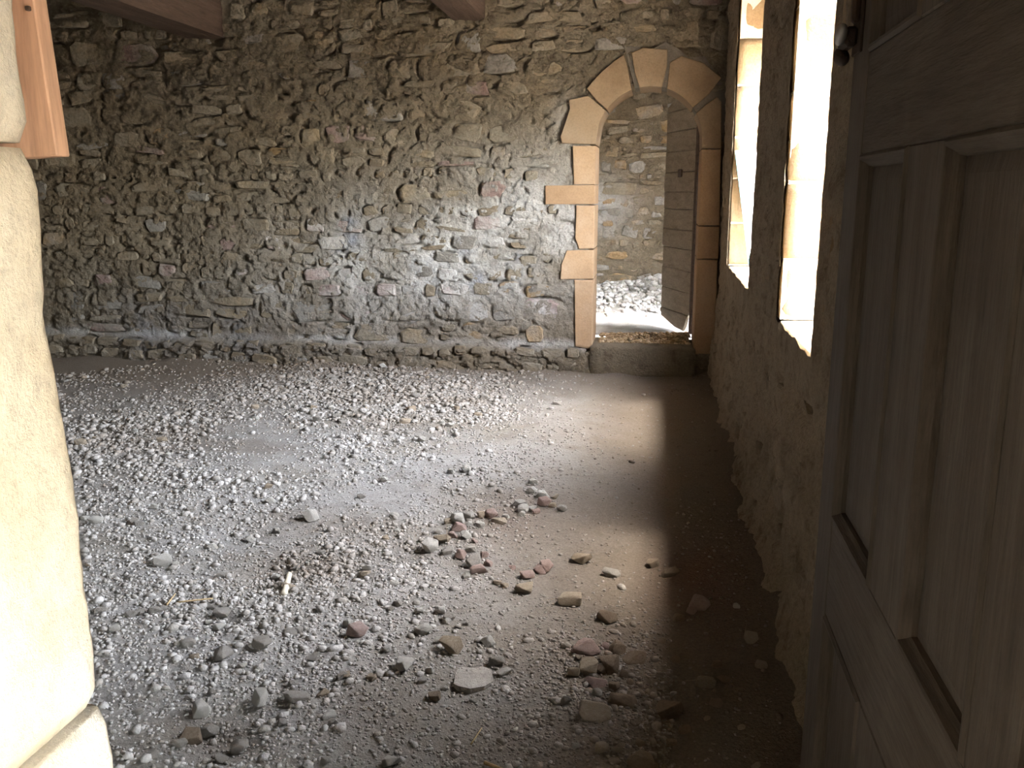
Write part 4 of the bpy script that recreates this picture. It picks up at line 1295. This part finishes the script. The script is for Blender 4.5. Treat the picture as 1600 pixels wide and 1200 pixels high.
# iron latch on the edge of the shutting stile
lt = dp('latch_plate', 2.02, 2.10, 1.93, 2.06, -0.006, 0.0, 'iron', 0.002)
dp('latch_case', 2.045, 2.135, 1.945, 1.985, -0.030, -0.006, 'iron', 0.006)
bm = bmesh.new(); bmesh.ops.create_uvsphere(bm, u_segments=12, v_segments=8, radius=1)
for v in bm.verts: v.co = Vector((v.co.x * 0.012, v.co.y * 0.034, v.co.z * 0.017)); v.co = Matrix.Rotation(-0.35, 3, 'X') @ v.co; v.co += Vector((DX - 0.040, 2.045, 1.968))
q = finish(bm, 'latch_lever', M['steel'], door, smooth=True); q.location = -dl; q['label'] = 'worn bright metal latch lever'
bm = bmesh.new(); bmesh.ops.create_uvsphere(bm, u_segments=12, v_segments=8, radius=1)
for v in bm.verts: v.co = Vector((v.co.x * 0.016, v.co.y * 0.045, v.co.z * 0.018)); v.co = Matrix.Rotation(0.3, 3, 'X') @ v.co; v.co += Vector((DX - 0.022, 2.125, 1.935))
q = finish(bm, 'latch_bolt', M['iron'], door, smooth=True); q.location = -dl
dp('bolt_rod', 2.035, 2.06, 1.99, 2.36, -0.022, -0.004, 'iron', 0.006)
for z in (0.45, 1.95): dp('hinge', 0.925, 0.96, z, z + 0.11, -0.004, 0.02, 'iron', 0.002)

# ------------------------------------------------------------------ pale sheet leaning in the far window
m_, t_, b_ = new_mat('pale_sheet'); b_.inputs['Base Color'].default_value = (0.80, 0.83, 0.84, 1); b_.inputs['Roughness'].default_value = 0.35
n_ = noise(t_, 8); bump(t_, b_, [(n_.outputs[0], 1)], 0.002); M['sheet'] = m_
m_, t_, b_ = new_mat('teal_edge'); b_.inputs['Base Color'].default_value = (0.12, 0.42, 0.45, 1); b_.inputs['Roughness'].default_value = 0.4
n_ = noise(t_, 30); bump(t_, b_, [(n_.outputs[0], 1)], 0.002); M['teal'] = m_
bm = bmesh.new()
ysh = 7.06
pts = [(0.690, 1.115), (0.88, 1.115), (0.88, 1.97), (0.552, 1.95)]
v0 = [bm.verts.new((x, ysh - 0.10 + (1.95 - z) * -0.08 + 0.07, z)) for x, z in pts]; v1 = [bm.verts.new((x, ysh - 0.088 + (1.95 - z) * -0.08 + 0.07, z)) for x, z in pts]
bm.faces.new(v0); bm.faces.new(v1[::-1])
for i in range(4): bm.faces.new((v0[i], v0[(i + 1) % 4], v1[(i + 1) % 4], v1[i]))
o = finish(bm, 'leaning_sheet', M['sheet']); tag(o, 'white sheet with a teal edge leaning inside the far window', 'sheet')
bm = bmesh.new()
a0, b0 = Vector((0.690, 0, 1.115)), Vector((0.552, 0, 1.95))
for p in (a0, b0): p.y = ysh - 0.094 + (1.95 - p.z) * -0.08 + 0.07
dv = (b0 - a0).normalized(); nrm = Vector((-dv.z, 0, dv.x))
c = []
for p in (a0, b0):
    for s1 in (-0.008, 0.006):
        for s2 in (-0.009, 0.009): c.append(bm.verts.new(p + nrm * s1 * -1 + Vector((0, s2, 0))))
for f in ((0, 1, 3, 2), (4, 6, 7, 5), (0, 4, 5, 1), (2, 3, 7, 6), (0, 2, 6, 4), (1, 5, 7, 3)): bm.faces.new([c[i] for i in f])
finish(bm, 'edge_strip', M['teal'], o)

# ------------------------------------------------------------------ far room behind the arch
FX0, FX1 = -3.2, 0.95
rf = random.Random(9)
far_st = [s for s in lay_courses(-1.6, FX1 - 0.05, FZ + 0.05, 3.3, rf, 0.09, 0.2, 1.0, 2.6)]


def far_h(U, V):
    return 0.02 * fbm(U * 1.2 + 9, V, 2) + 0.013 * fbm(U * 6, V * 8, 4, 0.6) + 0.007 * fbm(U * 25, V * 25, 3, 0.65) + crevices(U, V, far_st, random.Random(2), 0.04, 0.8)


wfar = field('wall_far_room', np.linspace(FX0, FX1 + 0.05, 200), np.linspace(FZ - 0.1, 3.45, 160), far_h, lambda u, v, h: (u, FAR - h, v), M['mortar'],
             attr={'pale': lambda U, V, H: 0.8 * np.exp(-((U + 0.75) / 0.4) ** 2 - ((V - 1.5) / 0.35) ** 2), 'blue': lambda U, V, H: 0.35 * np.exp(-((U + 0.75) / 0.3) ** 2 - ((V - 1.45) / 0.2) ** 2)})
tag(wfar, 'rubble end wall of the room beyond the arch', kind='structure')
build_rubble(wfar, far_st, lambda u, v: 0.02 * float(fbm(np.array(u * 1.2 + 9), np.array(v), 2)), lambda u, v, h: (u, FAR - h, v), rf,
             lambda u, v, r: r.choice([M['st_tan'], M['st_tan'], M['st_grey'], M['st_ochre']]), 300)
OY0, OY1, OZ = 8.75, 9.9, 2.2       # wide opening in the far room's right side
ws = boxes('wall_far_side', [(FX1, FX1 + 0.4, OY1, FAR + 0.4, -0.2, 3.6), (FX1, FX1 + 0.4, D + 0.5, OY0, -0.2, 3.6), (FX1, FX1 + 0.4, OY0, OY1, OZ, 3.6),
                             (FX0 - 0.4, FX0, D + 0.5, FAR + 0.4, -0.2, 3.6), (FX0 - 0.4, FX1 + 0.4, FAR + 0.06, FAR + 0.4, -0.2, 3.6)], M['outwall'])
tag(ws, 'side walls of the room beyond the arch', kind='structure')
HX0, HX1, HY0, HY1 = 0.25, 0.93, 8.62, 9.75          # unseen roof gap, added to throw sun onto the far floor
cf = boxes('ceiling_far_room', [(FX0 - 0.4, HX0, D + 0.4, FAR + 0.4, 3.45, 3.65), (HX1, FX1 + 0.4, D + 0.4, FAR + 0.4, 3.45, 3.65), (HX0, HX1, D + 0.4, HY0, 3.45, 3.65), (HX0, HX1, HY1, FAR + 0.4, 3.45, 3.65)], M['ceil']); tag(cf, kind='structure')


def far_floor_h(X, Y):
    heap = 0.34 * np.exp(-(FAR - Y) / 0.35) * (0.75 + 0.5 * fbm(X * 3, Y * 3, 3))
    return FZ + 0.015 * fbm(X * 2, Y * 2, 3) + 0.012 * fbm(X * 9, Y * 9, 3) + heap


ff = field('floor_far_room', np.linspace(FX0, FX1 + 0.6, 160), np.linspace(D + 0.42, FAR + 0.02, 130), far_floor_h, lambda u, v, h: (u, v, h), M['earth'], attr={'red': lambda U, V, H: 0 * U, 'brown': lambda U, V, H: 0 * U})
tag(ff, 'sunlit earth floor beyond the arch', kind='structure')
rs3 = np.random.RandomState(3)
n = 2600
X = rs3.uniform(-1.7, FX1 - 0.05, n); Y = FAR - rs3.exponential(0.33, n)
ok = (Y > D + 0.8) & (Y < FAR - 0.02); X, Y = X[ok], Y[ok]
S = 0.012 + 0.05 * rs3.rand(len(X)) ** 3
g = scatter('rubble_heap', np.stack([X, Y, far_floor_h(X, Y)], -1), S, rs3, M['gravel'])
tag(g, 'heap of pale rubble along the end wall beyond the arch', 'rubble', kind='stuff')
n = 1500
X = rs3.uniform(AX - AR + 0.05, AX + AR - 0.03, n); Y = rs3.uniform(D + 0.12, D + 0.62, n)
hz = 0.075 * np.clip(np.exp(-((Y - D - 0.36) / 0.17) ** 2) * (0.55 + 0.5 * (X - AX + AR) / (2 * AR)), 0, 1) * rs3.rand(n) ** 0.6
S = 0.008 + 0.016 * rs3.rand(n) ** 2
g = scatter('clod_heap', np.stack([X, Y, FZ - 0.01 + hz], -1), S, rs3, M['clods'])
tag(g, 'low heap of brown earth clods on the threshold under the arch', 'clods', kind='stuff')

# plank door of horizontal boards, swung into the far room
pd = empty('plank_door', (0.352, D + 0.56, FZ + 0.02))
tag(pd, 'weathered plank door of horizontal boards standing open beyond the arch', 'door')
PW = 0.84
hinge = Vector(pd.location)
rp = random.Random(14)
z = 0.0; bi = 0
while z < 2.12:
    h = rp.uniform(0.16, 0.22) if z < 1.95 else 0.20
    o_ = rp.uniform(-0.006, 0.006); bm = bmesh.new()
    w1 = PW + rp.uniform(-0.012, 0.008)
    if bi == 0:      # lowest board: rotten and broken away at both ends
        pts = [(0.16, 0.055), (0.20, 0.0), (0.45, 0.012), (0.62, 0.06), (0.80, 0.075), (w1, 0.14), (w1, h - 0.0005), (0.10, h - 0.0005), (0.13, 0.11)]
    elif bi == 1:
        pts = [(0.07, 0.04), (0.10, 0.0), (w1, 0.0), (w1, h - 0.0005), (0.02, h - 0.0005), (0.02, 0.10)]
    elif z + h > 2.1:
        pts = [(0.02, 0.0), (w1, 0.0), (w1, 0.05), (0.55, h * 0.8), (0.28, h), (0.02, h * 0.55)]
    else:
        pts = [(0.0, 0.0), (w1, rp.uniform(0, .0015)), (w1, h - 0.0005), (0.0, h - 0.0005 - rp.uniform(0, .0015))]
    for y in (0.0, 0.03):
        pass
    f0 = [bm.verts.new((x, -0.015 + o_, z + zz)) for x, zz in pts]; f1 = [bm.verts.new((x, 0.015 + o_, z + zz)) for x, zz in pts]
    bm.faces.new(f0); bm.faces.new(f1[::-1])
    for i in range(len(pts)): bm.faces.new((f0[i], f0[(i + 1) % len(pts)], f1[(i + 1) % len(pts)], f1[i]))
    finish(bm, 'board', M['plank'], pd, 0.009)
    z += h; bi += 1
box('ledge_post', -0.035, 0.05, -0.075, -0.016, 0.02, 2.10, M['plank'], pd, 0.004)
box('ledge_post', PW - 0.16, PW - 0.05, -0.05, -0.016, 0.15, 2.08, M['plank'], pd, 0.004)
box('edge_strip', -0.05, -0.004, -0.05, 0.04, 0.01, 2.12, M['beam'], pd, 0.004)
q = box('lock_hole_plate', 0.36, 0.46, 0.012, 0.028, 1.47, 1.545, M['iron'], pd, 0.012)
pd.rotation_euler = (0, 0, math.radians(110))

# ------------------------------------------------------------------ the space the view is taken from, and outdoors
fr = boxes('floor_entry', [(-2.6, 2.2, -3.2, Y0 + 0.02, -0.3, 0.03)], M['entry']); tag(fr, kind='structure')
we = boxes('wall_entry', [(-2.9, -2.6, -3.2, Y0, -0.3, 3.4), (2.2, 2.5, -3.2, -2.7, -0.3, 3.4), (2.2, 2.5, -0.3, Y0, -0.3, 3.4), (2.2, 2.5, -2.7, -0.3, 1.95, 3.4), (-2.9, 2.5, -3.5, -3.2, -0.3, 3.4)], M['entry'])
tag(we, kind='structure')
ce = boxes('ceiling_entry', [(-2.9, 2.5, -3.5, Y0, 3.2, 3.5)], M['ceil']); tag(ce, kind='structure')
pl = bpy.data.lights.new('window_portal', 'AREA'); pl.shape = 'RECTANGLE'; pl.size = 2.4; pl.size_y = 2.9; pl.cycles.is_portal = True
po = bpy.data.objects.new('window_portal', pl); COL.objects.link(po); po.location = (2.5, -1.5, 1.45); po.rotation_euler = (PI / 2, 0, PI / 2)
gr = boxes('ground', [(1.0, 60, -40, 60, -0.6, -0.35), (-60, 60, -60, -3.5, -0.6, -0.35), (-60, XL - 0.5, -40, 60, -0.6, -0.35), (-60, 60, FAR + 0.4, 60, -0.61, -0.36)], M['ground'])
tag(gr, 'dry ground outside the building', kind='structure')
gy = boxes('yard', [(FX1 - 0.02, 8, D + 0.5, FAR + 3, -0.4, FZ - 0.03)], M['ground']); tag(gy, 'raised dry yard beside the far room', kind='structure')
